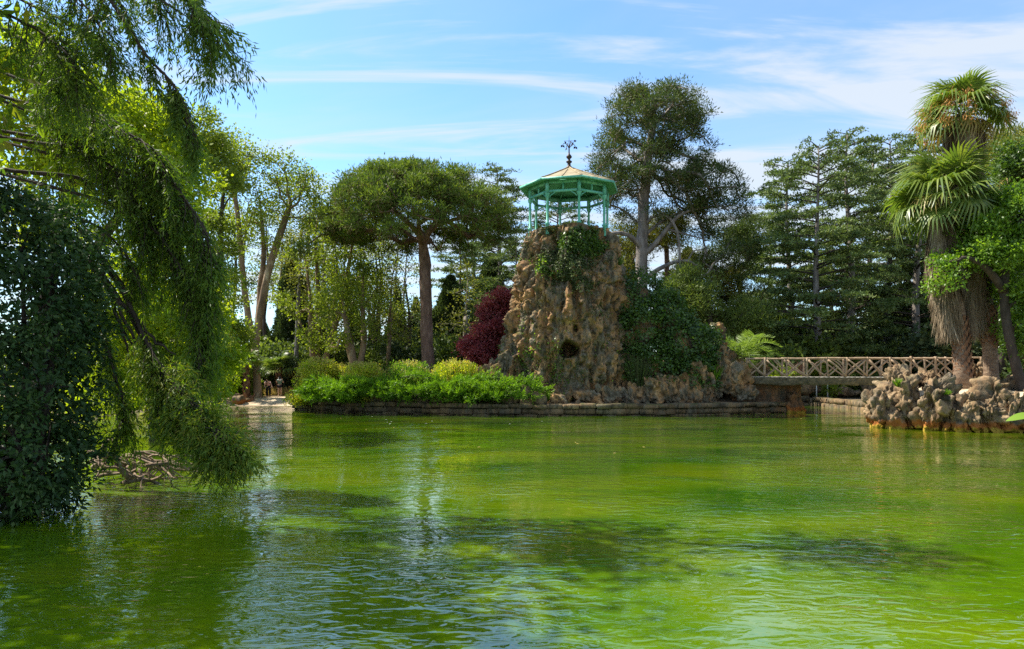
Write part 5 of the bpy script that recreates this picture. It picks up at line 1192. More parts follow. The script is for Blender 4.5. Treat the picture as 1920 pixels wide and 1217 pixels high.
# third head just behind
D = 35.0; c = P(1930, 720, D)
pc = thing('fan_palm', 'fan palm standing behind the two skirted palms, only its crown of fronds showing', 'palm', (c[0], D, 1.3))
pp = [rel(pc, P(x, y, D)) for x, y in ((1930, 730), (1932, 600), (1934, 450), (1936, 330))]; pp[0][2] = -0.1
tube(MB(), pp, [0.32, 0.28, 0.26, 0.22], 12, True, None, 0.08).build('trunk', M['bark_palm'], pc, True); fronds(pc, pp[-1], 30, 1.0, -0.9, 1.2, None, 0.2, 12)
# small palms on the left bank
for n_, (x, d, yb, yt, lb) in enumerate([(462, 46.8, 742, 684, 'young fan palm with stubby trunk left of the plane tree'), (522, 51.5, 735, 690, 'young fan palm behind the two people'), (441, 49, 735, 700, 'small fan palm half hidden by the swamp cypress')]):
    X_ = (x - 960) * d / FPX; rt = thing('young_fan_palm', lb, 'palm', (X_, d, gz(X_, d) - 0.05)); zt = HC + (HOR - yt) * d / FPX - rt.location[2] - 0.25
    tube(MB(), [(0, 0, -0.1), (0.03, 0, zt * .5), (0, 0, zt)], [0.24, 0.2, 0.17], 10, True, None, 0.3).build('trunk', M['boot'], rt); fronds(rt, np.array([0, 0, zt]), 18, 0.72, -0.15, 1.35, None, 0.1, 20 + n_)
    boots(rt, (0, 0, 0.1), (0, 0, zt), 0.22, 0.18, 40)
# feather palm by the bridge
def feather(seed, ln=2.6):
    r = np.random.default_rng(seed); m_ = MB(); t = np.linspace(0, 1, 12); x = ln * (t - 0.12 * t ** 3); z = ln * (0.55 * t - 0.75 * t ** 2.3); rp = np.stack([x, 0.05 * np.sin(t * 3), z], -1)
    tube(m_, rp, np.linspace(0.035, 0.008, 12), 5, True, 0.8); n_ = 60; s = np.repeat(np.linspace(0.12, 0.99, n_), 2); sg = np.tile([-1, 1], n_); q = np.stack([np.interp(s, t, rp[:, k]) for k in range(3)], -1)
    d = np.stack([0.55 + 0 * s, sg * 0.9, 0.35 - 0.5 * s], -1) + r.normal(size=(2 * n_, 3)) * 0.12
    leaves(m_, q, d, np.array([0, 0, 1.0]) + 0.3 * r.normal(size=(2 * n_, 3)), (0.62 * np.sin(math.pi * (0.12 + 0.8 * s)) + 0.08), 0.045, 0.2 + 0.7 * r.random(2 * n_), 0.35); return m_.mesh('frond', M['feather'])
FE = [feather(1), feather(2), feather(3)]
c = P(1390, 690, 41.5); fp = thing('feather_palm', 'arching feather palm behind the island end of the bridge', 'palm', (c[0], 41.5, 1.45))
tube(MB(), [(0, 0, -0.9), (0, 0, 0.9), (0, 0, 1.7)], [0.34, 0.3, 0.22], 12, True, None, 0.4).build('trunk', M['boot'], fp)
for k in range(26):
    el = 1.25 - 1.3 * (k / 26) ** 0.9; link_copy(FE[k % 3], 'frond', fp, (0, 0, 1.6), (rng.normal() * 0.2, -el + 0.45, k * 2.39996), 0.95 + 0.25 * rng.random())

# ---------------------------------------------------------------- fresh green tree on the right bank
D = 29.8
bt = stems('broadleaf_tree', 'fresh green broadleaf tree with slanting grey trunk reaching in beside the palms', 1905, D, [[(1925, 745, 0), (1905, 690, 0), (1888, 610, 0), (1880, 540, 0), (1890, 470, 0), (1920, 400, 0)], [(1882, 545, 0), (1850, 500, -.5), (1810, 480, -.8), (1780, 490, -1)]],
      [(1890, 400, 44, 40, 26), (1850, 430, 46, 32, 24), (1905, 460, 40, 44, 26), (1825, 475, 34, 20, 12), (1790, 488, 26, 16, 7), (1860, 490, 40, 24, 16), (1910, 540, 26, 40, 18), (1915, 620, 20, 40, 14), (1900, 370, 30, 24, 12), (1960, 420, 40, 80, 30), (1770, 525, 14, 18, 4), (1960, 560, 40, 80, 26)], 'bark_dark', 'broad', 30000, 0.15, 0.085, 0.20, None, (0.30, 0.32), 1.6, 0.75)
D = 34.0
stems('broadleaf_tree', 'dark green tree in shade behind the slanting grey trunk', 1950, D, [[(1950, 740, 0), (1950, 620, 0), (1945, 520, 0)]], [(1925, 600, 34, 60, 20), (1930, 660, 34, 40, 14), (1915, 300, 40, 30, 18), (1930, 500, 40, 50, 16)], 'bark_dark', 'ivy', 22000, 0.15, 0.10, 0.25, None, (0.4, 0.4), 1.6)
puffy('yellow_pine', 'yellow green pine crown showing behind the palm heads', 1880, 44, [(1890, 275, 44, 26, 2.5), (1860, 300, 50, 26, 2.5), (1760, 320, 36, 20, 2), (1920, 300, 40, 40, 2.5)], 100, 'pine_yel', 'bark_dark', 26000, 0.24, 0.06)
# ---------------------------------------------------------------- left foreground
# glossy dark evergreen wall of leaves
E_ = []
for (x, y, d, rx, rz, ry) in [(40, 470, 12.6, 110, 90, 1.0), (95, 520, 12.4, 66, 100, 0.8), (45, 600, 12.0, 105, 120, 1.0), (100, 640, 12.1, 62, 110, 0.8), (15, 730, 11.7, 110, 120, 1.0), (88, 740, 11.8, 60, 110, 0.8), (40, 850, 11.5, 100, 100, 0.9), (85, 860, 11.7, 52, 80, 0.7), (-60, 640, 12.2, 140, 280, 1.4), (20, 910, 11.4, 90, 60, 0.7)]:
    c = P(x, y, d); kk = d / FPX; E_.append((c, np.array([rx * kk, ry, rz * kk])))
root = thing('evergreen_thicket', 'wall of glossy dark evergreen leaves hanging to the water on the left bank', 'bush', (-8.4, 12.0, 0.1)); o_ = np.array(root.location[:]); E2 = [(c - o_, r) for c, r in E_]
m_ = MB(); ell_clumps(m_, E2, 800, 60, 0.32, 0.105, 0.046, 0.3, 0.3); ell_clumps(m_, [(c, r * 1.13) for c, r in E2], 130, 34, 0.20, 0.10, 0.042, 0.2, 0.5); m_.build('foliage', M['laurel'], root)
m_ = MB(); ell_leaves(m_, [(c, r * 0.86) for c, r in E2], 9000, 0.17, 0.09, 0.5, 0.2); m_.build('inner_foliage', M['laurel'], root)
m_ = MB()
for c, r in E2:
    for _ in range(7):
        u = rdir(1)[0]; e = c + u * r * 0.9; tube(m_, [(-0.6 + 0.2 * u[0], 0.3, -0.2), (c[0] * .6, c[1] * .6, c[2] * .5), c, e], [0.06, 0.05, 0.03, 0.012], 5)
m_.build('stems', M['bark_dark'], root)

# swamp cypress: trunk outside the frame, boughs sweeping in and hanging over the water
TX = np.array([-13.5, 15.0]); tx = thing('swamp_cypress', 'swamp cypress with feathery drooping boughs hanging over the left of the pond', 'tree', (TX[0], TX[1], gz(*TX) - 0.2))
tt = np.array([[0.02 * z * math.sin(z * .4), 0.02 * z * math.cos(z * .4), z] for z in np.linspace(0, 18, 14)])
bw, bf = MB(), MB()
def smooth(q, n_):
    q = np.array(q, float); t_ = np.linspace(0, len(q) - 1, n_); q = np.stack([np.interp(t_, np.arange(len(q)), q[:, k]) for k in range(q.shape[1])], -1)
    for _ in range(2): q[1:-1] = (q[:-2] + 2 * q[1:-1] + q[2:]) / 4
    return q
def spray(q, dv, l2, per, wid=0.10, yel=0.0):
    per = int(per * 0.85); f = rng.random(per); sag = np.array([0, 0, -0.25 * l2]); 
    pp = q + dv * (f * l2)[:, None] + sag * (f ** 2)[:, None] + rng.normal(size=(per, 3)) * 0.02
    sd_ = nrmz(np.cross(dv, rdir(1)[0])[None])[0]; sg = np.where(rng.random(per) < 0.5, -1.0, 1.0)[:, None]
    d = nrmz(dv * 0.8 + sd_ * sg * 0.6 + np.array([0, 0, -0.45]) + rng.normal(size=(per, 3)) * 0.3)
    leaves(bf, pp, d, rdir(per), wid * 1.3 * (0.6 + 0.7 * rng.random(per)), 0.018 + 0.012 * rng.random(per), np.clip(0.08 + 0.5 * rng.random(per) + yel * rng.random(per) + 0.1 * f, 0, 1), 0.5)
def bough(px, nbr, blen, r0=0.09, start=0.25, hang=0.8, tight=1.0, per=15, sub=9, yel=0.12):
    nbr = int(nbr * 0.78); q = smooth([rel(tx, P(x - 20 * min(1, max(0, (x - 150) / 200)), y, d)) for x, y, d in px], 26); tube(bw, q, np.linspace(r0 * 0.45, 0.010, 26), 7, True, None, 0.15)
    for _ in range(nbr):
        s = start + (1 - start) * rng.random() ** 0.85; k = min(24, int(s * 25)); p0 = q[k] + (q[k + 1] - q[k]) * (s * 25 - k); td = nrmz((q[k + 1] - q[k])[None])[0]
        out = rdir(1)[0] * 0.85 * tight; dv = nrmz((td * 0.75 + out + np.array([0, 0, -hang]))[None])[0]; ln = blen * (0.5 + 1.1 * rng.random())
        t = np.linspace(0, 1, 6)[:, None]; br_ = p0 + dv * ln * t + np.array([0, 0, -0.35 * ln * hang]) * t ** 2 + np.sin(t * 5 + rng.random() * 6) * 0.02
        tube(bw, br_, np.linspace(0.014, 0.004, 6), 4, False)
        for j in range(max(5, int(sub * 0.8))):
            f = 0.1 + 0.9 * rng.random(); g = np.array([np.interp(f, t[:, 0], br_[:, c]) for c in range(3)])
            spray(g, nrmz((dv * 0.9 + rdir(1)[0] * 0.6 + np.array([0, 0, -0.35]))[None])[0], 0.25 + 0.32 * rng.random(), per, 0.10, yel)
bough([(-150, -140, 12.9), (40, -70, 12.6), (190, -30, 12.2), (245, 40, 12.0), (290, 110, 12.0), (340, 150, 11.9), (372, 205, 11.8), (385, 262, 11.8)], 60, 0.35, 0.10, 0.5, 0.9, 0.5, 16, 7, 0.0)
bough([(-120, -240, 13.3), (150, -150, 12.6), (290, -70, 12.0), (370, -10, 11.6), (415, 40, 11.4), (432, 85, 11.4)], 60, 0.62, 0.08, 0.45, 0.35, 1.0, 16, 9, 0.0)
bough([(-120, -200, 13.3), (120, -120, 12.6), (240, -60, 12.0), (310, -10, 11.8), (345, 40, 11.6)], 26, 0.6, 0.06, 0.5, 0.5, 1.0, 14, 8, 0.0)
bough([(-170, -80, 13.8), (-20, 10, 12.6), (80, 60, 12.2), (135, 110, 12.0), (150, 150, 12.0)], 60, 0.6, 0.08, 0.3, 0.6, 1.0, 15, 8, 0.1)
bough([(-170, -160, 13.8), (0, -60, 12.6), (120, -30, 12.2), (190, 40, 12.0), (215, 110, 12.0)], 44, 0.6, 0.07, 0.35, 0.6, 1.0, 15, 8, 0.05)
bough([(-170, 130, 16), (0, 180, 15.2), (130, 215, 14.8), (230, 240, 14.5), (290, 270, 14.3), (335, 320, 14.2)], 80, 0.8, 0.11, 0.3, 0.7, 1.0, 15, 9, 0.1)
bough([(-170, 200, 16), (0, 260, 15.5), (130, 275, 15), (250, 285, 14.6), (330, 320, 14.3), (385, 400, 14.1), (405, 500, 14), (408, 600, 14)], 135, 0.7, 0.12, 0.35, 1.0, 0.8, 15, 10, 0.1)
bough([(-170, 260, 16), (0, 320, 15.5), (150, 330, 15), (240, 380, 14.7), (290, 430, 14.6), (310, 480, 14.6)], 60, 0.7, 0.13, 0.3, 1.0, 0.9, 15, 9, 0.15)
bough([(-170, 280, 16), (20, 330, 15.2), (170, 370, 14.9), (300, 400, 14.6), (370, 480, 14.4), (398, 580, 14.3), (405, 690, 14.3)], 110, 0.6, 0.12, 0.4, 1.0, 0.8, 15, 9, 0.1)
bough([(-170, 330, 16), (60, 390, 15), (180, 470, 14.4), (250, 560, 14), (285, 640, 13.7), (340, 715, 13.3), (390, 770, 12.9), (440, 825, 12.5)], 130, 0.45, 0.14, 0.52, 0.5, 0.9, 16, 10, 0.35)
bough([(60, 400, 15), (190, 500, 14.4), (260, 600, 14), (300, 680, 13.7), (330, 740, 13.3), (350, 780, 13.0)], 60, 0.45, 0.10, 0.5, 0.7, 0.9, 15, 9, 0.25)
bough([(-100, 400, 15.6), (120, 470, 14.6), (180, 580, 14), (215, 680, 13.6), (240, 750, 13.4), (245, 790, 13.4)], 50, 0.55, 0.10, 0.3, 0.9, 0.9, 15, 9, 0.2)
bough([(-60, 330, 15.6), (130, 400, 14.6), (200, 430, 14.3), (250, 480, 14.1), (270, 520, 14)], 30, 0.6, 0.09, 0.3, 0.9, 0.9, 15, 9, 0.15)
bough([(-60, 380, 15.6), (100, 420, 14.6), (165, 480, 14.3), (190, 530, 14.1), (190, 570, 14)], 30, 0.6, 0.08, 0.3, 0.9, 0.9, 15, 9, 0.3)
for px, nb_, bl_2, hg in (([(-100, 150, 15.4), (60, 210, 14.9), (160, 270, 14.6), (240, 330, 14.4), (290, 420, 14.3)], 70, 0.85, 0.8), ([(-100, 230, 15.8), (100, 260, 15.2), (220, 320, 14.8), (300, 360, 14.6), (350, 430, 14.5), (372, 520, 14.4)], 90, 0.8, 0.9), ([(-60, 250, 15.6), (140, 300, 15), (280, 330, 14.5), (350, 350, 14.2), (400, 420, 14), (418, 480, 13.9)], 80, 0.6, 0.9), ([(200, 380, 14.6), (310, 430, 14.3), (370, 520, 14.1), (392, 640, 14), (395, 700, 14)], 50, 0.45, 0.9), ([(-60, 110, 15.4), (40, 150, 14.9), (130, 190, 14.7), (200, 220, 14.6)], 60, 0.7, 0.6), ([(-60, -60, 14), (40, 0, 13.5), (100, 30, 13.3), (170, 60, 13.2)], 50, 0.6, 0.5), ([(-60, 30, 14.5), (20, 60, 14), (80, 100, 13.8), (110, 160, 13.7)], 50, 0.6, 0.6), ([(-60, -120, 13), (100, -60, 12.6), (200, -20, 12.4), (250, 20, 12.3)], 40, 0.6, 0.5)):
    bough(px, nb_, bl_2, 0.09, 0.35, hg, 1.0, 14, 8, 0.1)
bough([(240, 620, 14), (285, 680, 13.7), (345, 715, 13.3), (395, 765, 12.9), (430, 810, 12.6), (455, 838, 12.5)], 100, 0.36, 0.05, 0.2, 0.15, 1.2, 16, 10, 0.45)
bough([(280, 680, 13.9), (320, 730, 13.6), (355, 770, 13.2), (390, 795, 13.0), (415, 815, 12.9)], 50, 0.36, 0.05, 0.2, 0.3, 1.1, 15, 9, 0.3)
for px in ([(160, 480, 14.2), (215, 560, 14), (255, 640, 13.8), (262, 700, 13.7)], [(200, 540, 14.1), (250, 590, 13.9), (290, 640, 13.8), (330, 665, 13.7)], [(150, 430, 14.4), (220, 520, 14.1), (270, 620, 13.9), (275, 690, 13.8)], [(190, 500, 14.2), (225, 610, 13.9), (245, 690, 13.8)]):
    q = smooth([rel(tx, P(*p)) for p in px], 14); q[1:-1] += rng.normal(size=(12, 3)) * 0.03; tube(bw, q, np.linspace(0.055, 0.015, 14), 6)
bw.build('boughs', M['bark_dark'], tx, True); bf.build('foliage', M['taxo'], tx)
# its crown above the frame (it shades the near water)
C = [[-13.0 + 4.3 * rng.random(), 8.6 + 4.4 * rng.random(), 6.5 + 7 * rng.random()] for _ in range(70)] + [[-8.2 + 0.6 * rng.normal(), 13.0 + 0.5 * rng.normal(), 12.0 + 0.4 * rng.normal()] for _ in range(7)] + [[-6.2 + 0.4 * rng.normal(), 13.1 + 0.4 * rng.normal(), 14.0 + 0.4 * rng.normal()] for _ in range(5)]
C = np.array(C) - np.array(tx.location[:])
ch = colonize(tt, C, 0.5, 0.015, 7, 0.8, 0.0, 0.05, 0.2); a, b = MB(), MB(); wood((a, a), ch); a.build('trunk', M['bark_grey'], tx, True)
m_ = MB(); clump_leaves(m_, C, 0.7 + 0.6 * rng.random(len(C)), 14000, 0.30, 0.10, -0.4, 0.8, 0.1); m_.build('upper_crown', M['taxo'], tx)

# sunlit thin-leaved trees on the left bank behind the cypress
stems('sunlit_tree', 'sunlit yellow-green leafy tree behind the top of the swamp cypress', 120, 27, [[(60, 760, 0), (80, 600, 0), (110, 450, 0), (140, 300, 0), (170, 200, 0)], [(90, 600, 0), (170, 480, 0), (240, 380, 0), (300, 300, 0)]],
      [(60, 160, 90, 70, 26), (150, 200, 90, 70, 30), (250, 230, 80, 60, 30), (320, 270, 60, 50, 20), (60, 280, 90, 70, 24), (180, 320, 90, 70, 26), (290, 360, 70, 60, 18), (100, 420, 90, 60, 16), (20, 90, 70, 60, 16), (350, 330, 40, 50, 12)], 'bark_dark', 'backlit', 34000, 0.19, 0.13, 0.25, 'sunlit trees on the left bank', (0.4, 0.45), 2.5)
stems('sunlit_tree', 'bright leafy tree glowing behind the hanging cypress boughs above the left bank', 300, 30, [[(290, 760, 0), (295, 680, 0), (300, 600, 0), (310, 500, 0)], [(292, 690, 0), (240, 600, 0), (210, 540, 0)]],
      [(210, 560, 60, 60, 22), (300, 560, 70, 60, 26), (360, 600, 60, 60, 24), (250, 660, 70, 50, 24), (340, 690, 70, 40, 24), (200, 700, 60, 50, 18), (390, 680, 40, 60, 14), (300, 470, 80, 50, 16)], 'bark_dark', 'backlit', 26000, 0.19, 0.13, 0.22, 'sunlit trees on the left bank', (0.4, 0.45), 2.2)
stems('sunlit_tree', 'yellow-green bush-like tree low on the left bank behind the cypress tip', 360, 36, [[(350, 765, 0), (352, 720, 0), (356, 680, 0)]], [(330, 720, 60, 34, 18), (400, 700, 36, 50, 16), (270, 740, 60, 34, 16), (200, 760, 60, 40, 14)], 'bark_dark', 'backlit', 16000, 0.16, 0.11, 0.16, 'sunlit trees on the left bank', (0.4, 0.4), 1.5)
stems('sunlit_tree', 'light green leafy tree between the cypress curtain and the plane tree', 415, 42, [[(405, 750, 0), (408, 650, 0), (412, 520, 0), (415, 400, 0)]], [(400, 260, 34, 40, 14), (420, 330, 40, 50, 18), (400, 440, 40, 50, 14), (430, 540, 34, 50, 12), (420, 640, 34, 50, 14)], 'bark_dark', 'plane', 18000, 0.17, 0.12, 0.22, 'sunlit trees on the left bank', (0.45, 0.5), 2)

# driftwood and twisted roots at the water's edge
M['drift'] = noise_mat('weathered driftwood', [(0.10, 0.07, 0.045), (0.22, 0.16, 0.11), (0.34, 0.27, 0.19)], 5, 0.9, 0.6, 20, (1, 1, 1), [0.3, 0.52, 0.72])
dw = thing('driftwood', 'tangle of bare twisted branches lying in the water below the cypress', 'driftwood', (P(270, 900, 14.6)[0], 14.6, 0.0))
for k in range(46):
    x0 = 165 + 120 * rng.random(); y0 = 845 + 60 * rng.random(); x1 = x0 + 40 + 120 * rng.random() * (1 if rng.random() < .8 else -.6); y1 = 868 + 50 * rng.random(); d0 = 14.2 + 1.4 * rng.random(); d1 = d0 + 0.6 * rng.normal()
    a_, b_ = rel(dw, P(x0, y0, d0)), rel(dw, P(x1, y1, d1)); b_[2] = max(b_[2], -0.08) if rng.random() < .8 else b_[2]; a_[2] = max(a_[2], -0.05)
    t = np.linspace(0, 1, 9)[:, None]; q = a_ * (1 - t) + b_ * t + np.array([0, 0, 0.25 * rng.random()]) * np.sin(t * math.pi) + 0.05 * np.stack([np.sin(t[:, 0] * 7 + k), np.cos(t[:, 0] * 6 + k), np.sin(t[:, 0] * 9 + 2 * k)], -1)
    tube(MB(), q, np.linspace(0.035 * (0.5 + rng.random()), 0.010, 9), 5).build('branch', M['drift'], dw)
th = np.linspace(0, 1.65 * math.pi, 16); c0 = rel(dw, P(205, 842, 14.3)); q = np.stack([c0[0] + 0.17 * np.cos(th), c0[1] + 0.1 * np.sin(th * .5), c0[2] + 0.17 * np.sin(th)], -1); q = np.r_[q, [q[-1] + [0.1, 0, -0.25], q[-1] + [0.3, 0.05, -0.5]]]
tube(MB(), q, np.linspace(0.05, 0.06, 18), 8, True, None, 0.2).build('curled_root', M['drift'], dw, True)
dk = thing('floating_branch', 'dark forked branch floating at the water surface right of the driftwood tangle', 'branch', (P(340, 882, 16.6)[0], 16.6, 0.02))
for pts_ in ([(300, 882), (322, 872), (340, 884), (360, 878), (378, 882)], [(322, 872), (336, 862), (352, 868)], [(340, 884), (330, 894), (348, 894)], [(392, 882), (412, 881)]):
    tube(MB(), [rel(dk, np.array([*P(x, y, 16.6)[:2], 0.03 + max(0, (882 - y) * 0.012)])) for x, y in pts_], np.linspace(0.04, 0.02, len(pts_)), 6).build('limb', M['bark_dark'], dk)

# ---------------------------------------------------------------- left far bank: people, dry grass, stones
g0 = MB(); n_ = 5200; gxp = -19.5 + 7.5 * rng.random(n_); gyp = 50.4 + 4.5 * rng.random(n_); gzp = ground_h(np.c_[gxp, gyp])
leaves(g0, np.c_[gxp, gyp, gzp - 0.03], nrmz(rng.normal(size=(n_, 3)) * 0.3 + [0, 0, 1]), rdir(n_), 0.35 + 0.45 * rng.random(n_), 0.05, None, 0.3)
tag(g0.build('dry_grass', M['drygrass']), 'dry yellow grass behind the two people on the left bank', 'grass', kind='stuff')
g0 = MB(); n_ = 5000; gxp = -17 - 14 * rng.random(n_); gyp = 20 + 24 * rng.random(n_); k_ = poly_sd(np.c_[gxp, gyp], POND) > 0.05; gxp, gyp = gxp[k_], gyp[k_]; gzp = ground_h(np.c_[gxp, gyp]); n_ = len(gxp)
leaves(g0, np.c_[gxp, gyp, gzp - 0.03], nrmz(rng.normal(size=(n_, 3)) * 0.4 + [0, 0, 1]), rdir(n_), 0.3 + 0.3 * rng.random(n_), 0.06, None, 0.3)
tag(g0.build('bank_grass', M['backlit']), 'green grass on the left bank behind the cypress boughs', 'grass', kind='stuff')
for n_, (x, y, w, h, lb) in enumerate([(446, 756, 26, 16, 'grey stone at the water edge left of the sandy landing'), (438, 752, 22, 20, 'dark stone under the cypress tip on the far left bank'), (457, 750, 18, 10, 'small flat stone behind the grey landing stone')]):
    c = P(x, y, 45.2); kk = 45.2 / FPX; tag(blob('stone', (c[0], 45.2 + n_ * 0.3, 0.02), (w * kk, 0.7, h * kk + 0.15), 190 + n_, M['rock_pale'], None, 0.2, 3), lb, 'stone')
st = thing('tree_stump', 'small reddish stump at the edge of the sandy landing', 'stump', (P(472, 748, 45.9)[0], 45.9, gz(P(472, 748, 45.9)[0], 45.9)))
lathe(MB(), (0, 0, 0), [(0.22, -0.1), (0.17, 0.1), (0.13, 0.3), (0.10, 0.36), (0.01, 0.37)], 10).build('stump_body', M['boot'], st, True)
tube(MB(), [(0.05, 0, 0.25), (0.16, 0, 0.38), (0.2, 0, 0.55)], [0.05, 0.04, 0.02], 6).build('snag', M['boot'], st)

M['skin'] = plain('skin', (0.50, 0.30, 0.21), 0.6, 0, 0.1); M['hair'] = plain('dark hair', (0.02, 0.014, 0.01), 0.5, 0, 0.3)
M['pink'] = plain('dusty pink cloth', (0.58, 0.34, 0.32), 0.9, 0, 0.15); M['black'] = plain('black cloth', (0.014, 0.014, 0.018), 0.9, 0, 0.3); M['teal'] = plain('dark green cloth', (0.12, 0.19, 0.14), 0.9, 0, 0.2); M['white'] = plain('pale cloth', (0.55, 0.58, 0.56), 0.9, 0, 0.1)
def skin_body(name, verts, edges, radii, mat, parent, root_i=0, sub=2):
    me = bpy.data.meshes.new(name); me.from_pydata([tuple(v) for v in verts], edges, []); o = bpy.data.objects.new(name, me); COL.objects.link(o); o.parent = parent
    o.modifiers.new('skin', 'SKIN'); me.skin_vertices
    if not me.skin_vertices:
        bpy.context.view_layer.objects.active = o; bpy.ops.mesh.customdata_skin_add()
    for k, r in enumerate(radii): me.skin_vertices[0].data[k].radius = (r, r * (0.75 if r > 0.1 else 1)) ; me.skin_vertices[0].data[k].use_root = (k == root_i)
    s = o.modifiers.new('sub', 'SUBSURF'); s.levels = sub; s.render_levels = sub; me.materials.append(mat); return o
def person(x, d, label, standing, H):
    X_ = (x - 960) * d / FPX; root = thing('person', label, 'person', (X_, d, gz(X_, d)), None, 0.0); k = H / 1.7
    if standing:   # seen from behind, both arms raised to the face
        v = [(0, 0, .92), (0, 0, 1.12), (0, 0, 1.36), (0, 0, 1.47), (0, 0, 1.58), (.10, 0, .88), (.11, -.01, .50), (.11, .02, .08), (.11, -.12, .04), (-.10, 0, .88), (-.11, .01, .50), (-.11, .03, .08), (-.11, -.10, .04), (.19, 0, 1.38), (.30, .06, 1.16), (.14, .24, 1.40), (.08, .28, 1.47), (-.19, 0, 1.38), (-.30, .06, 1.16), (-.14, .24, 1.40), (-.08, .28, 1.47), (0, 0, 1.68)]
        e = [(0, 1), (1, 2), (2, 3), (3, 4), (4, 21), (0, 5), (5, 6), (6, 7), (7, 8), (0, 9), (9, 10), (10, 11), (11, 12), (2, 13), (13, 14), (14, 15), (15, 16), (2, 17), (17, 18), (18, 19), (19, 20)]
        r = [.15, .13, .14, .055, .10, .09, .065, .045, .04, .09, .065, .045, .04, .06, .045, .035, .03, .06, .045, .035, .03, .07]
    else:          # bending forward, one arm reaching down to the right
        v = [(0, 0, .82), (0, -.08, 1.0), (.02, -.22, 1.17), (.0, -.30, 1.24), (-.04, -.38, 1.29), (.10, 0, .80), (.12, -.05, .45), (.11, .04, .08), (.11, -.12, .04), (-.10, 0, .80), (-.12, -.05, .45), (-.11, .04, .08), (-.11, -.12, .04), (.20, -.20, 1.16), (.32, -.28, .95), (.42, -.40, .78), (.44, -.44, .71), (-.17, -.22, 1.15), (-.20, -.36, .92), (-.10, -.46, .78), (-.06, -.48, .72), (-.06, -.44, 1.34)]
        e = [(0, 1), (1, 2), (2, 3), (3, 4), (4, 21), (0, 5), (5, 6), (6, 7), (7, 8), (0, 9), (9, 10), (10, 11), (11, 12), (2, 13), (13, 14), (14, 15), (15, 16), (2, 17), (17, 18), (18, 19), (19, 20)]
        r = [.16, .14, .145, .055, .10, .10, .07, .045, .04, .10, .07, .045, .04, .06, .045, .035, .03, .06, .045, .035, .03, .075]
    v = [tuple(np.array(q) * k) for q in v]; r = [q * k for q in r]; skin_body('body', v, e, r, M['skin'], root)
    hd = np.array(v[4]); tp_ = np.array(v[21])
    skin_body('hair', [hd + np.array([0, -.015, .05]) * k, tp_ + np.array([0, 0, .0]) * k, hd + np.array([0.0, -.05 if standing else .03, -.12]) * k] , [(0, 1), (0, 2)], [.108 * k, .085 * k, .06 * k], M['hair'], root)
    sh = [v[0], v[1], v[2], v[13], v[14], v[17], v[18]]; m_top = M['teal'] if standing else M['pink']
    skin_body('shirt', [np.array(sh[0]) + np.array([0, 0, .05]) * k] + [np.array(q) for q in sh[1:3]] + [np.array(sh[3]), (np.array(sh[3]) + np.array(sh[4])) / 2, np.array(sh[5]), (np.array(sh[5]) + np.array(sh[6])) / 2], [(0, 1), (1, 2), (2, 3), (3, 4), (2, 5), (5, 6)], [.175 * k, .16 * k, .165 * k, .085 * k, .07 * k, .085 * k, .07 * k], m_top, root)
    lo = 0.9 if not standing else 0.55
    def leg(i, j): return np.array(v[i]) * (1 - lo) + np.array(v[j]) * lo
    skin_body('trousers' if not standing else 'shorts', [v[0], v[5], leg(5, 6), v[9], leg(9, 10)] + ([] if standing else [v[7], v[11]]), [(0, 1), (1, 2), (0, 3), (3, 4)] + ([] if standing else [(2, 5), (4, 6)]), [.175 * k, .115 * k, .095 * k, .115 * k, .095 * k] + ([] if standing else [.06 * k, .06 * k]), M['black'], root)
    if standing: skin_body('shoulder_scarf', [np.array(v[13]) + [0, 0, .02], np.array(v[2]) + [0, -.03, .05], np.array(v[17]) + [0, 0, .02]], [(0, 1), (1, 2)], [.09 * k, .13 * k, .09 * k], M['white'], root)
person(524.5, 49.5, 'person in dark green top and black shorts standing with both hands raised to the face', True, 1.45)
person(503.5, 48.8, 'person with long dark hair in a pink top bending forward beside the plane tree', False, 1.55)

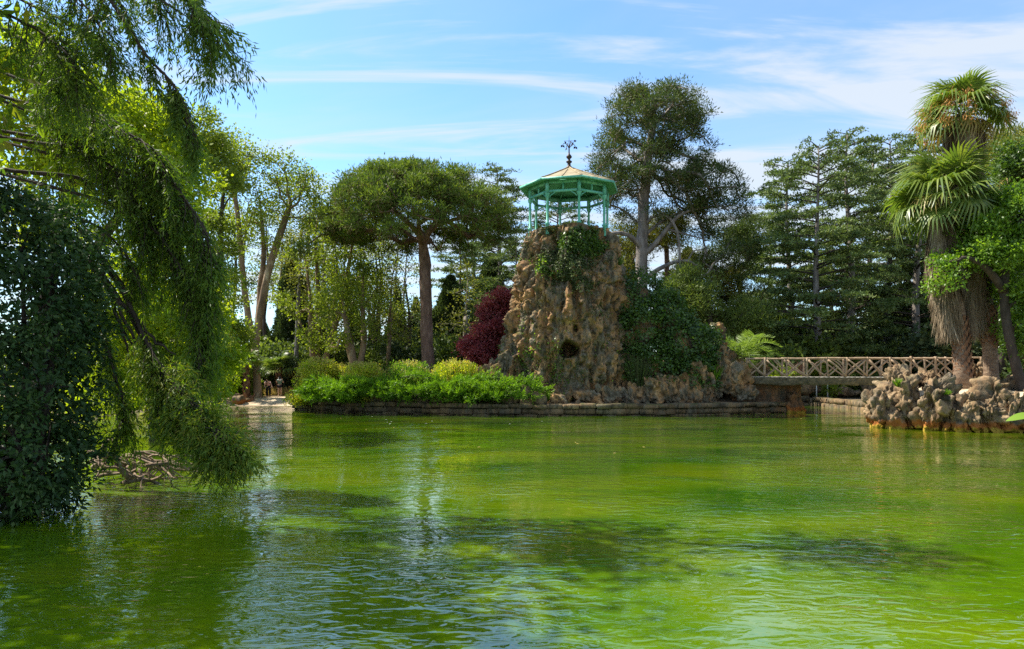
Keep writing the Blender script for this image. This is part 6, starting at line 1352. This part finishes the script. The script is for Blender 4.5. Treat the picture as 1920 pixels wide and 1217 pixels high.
# ---------------------------------------------------------------- near leaf at the right edge, floating leaves
lp = thing('bank_plant', 'bright green pointed leaf of a near bank plant in front of the palm terrace', 'plant', (3.6, 3.7, 0.55))
tipp = rel(lp, P(1886, 790, 4.2)); rootp = rel(lp, P(1960, 782, 4.15)); m_ = MB(); t = np.linspace(0, 1, 9); L_ = rootp + (tipp - rootp) * t[:, None] + np.array([0, 0, 0.02]) * np.sin(t * math.pi)[:, None]; w = 0.035 * np.sin(np.clip(t * 0.92 + 0.08, 0, 1) * math.pi) ** 0.7
v = []; 
for q, ww in zip(L_, w): v += [q + np.array([0, -ww, -ww * .35]), q + np.array([0, 0, 0.004]), q + np.array([0, ww, ww * .55])]
m_.add(v, [[3 * k + s, 3 * k + s + 1, 3 * k + s + 4, 3 * k + s + 3] for k in range(8) for s in (0, 1)], 0.8); m_.build('leaf', M['broad'], lp, True)
tube(MB(), [(0, 0, -0.1), (0.02, 0.1, 0.7), rootp + np.array([0.12, 0, 0.0]), rootp], [0.012, 0.01, 0.006, 0.004], 6).build('stem', M['juniper'], lp)
fl_ = MB(); leaves(fl_, [(0, 0, 0.004)], [(1, 0, 0)], [(0, 0, 1)], 0.11, 0.06); fme = fl_.mesh('floating_leaf', M['white']); fl2 = MB(); leaves(fl2, [(0, 0, 0.004)], [(1, 0, 0)], [(0, 0, 1)], 0.12, 0.07); fme2 = fl2.mesh('floating_leaf', M['drygrass'])
for n_, (x, y) in enumerate([(724, 792), (730, 795), (735, 791), (733, 795), (697, 781), (722, 787), (810, 790), (801, 794), (957, 795), (1015, 790), (1080, 832), (1080, 830), (1540, 823), (1430, 786), (1500, 785), (736, 802), (687, 806), (1210, 838), (640, 784), (895, 838), (1150, 850)]):
    d_ = HC * FPX / (y - HOR); o = link_copy(fme if n_ < 10 else fme2, 'floating_leaf', None, ((x - 960) * d_ / FPX, d_, 0.005), (0, 0, n_ * 1.3), 1.0)
    tag(o, 'small pale feather or petal floating below the island wall' if n_ < 10 else 'small brown leaf floating on the open green water', 'leaf', 'pale bits floating by the wall' if n_ < 10 else 'leaves floating on open water')
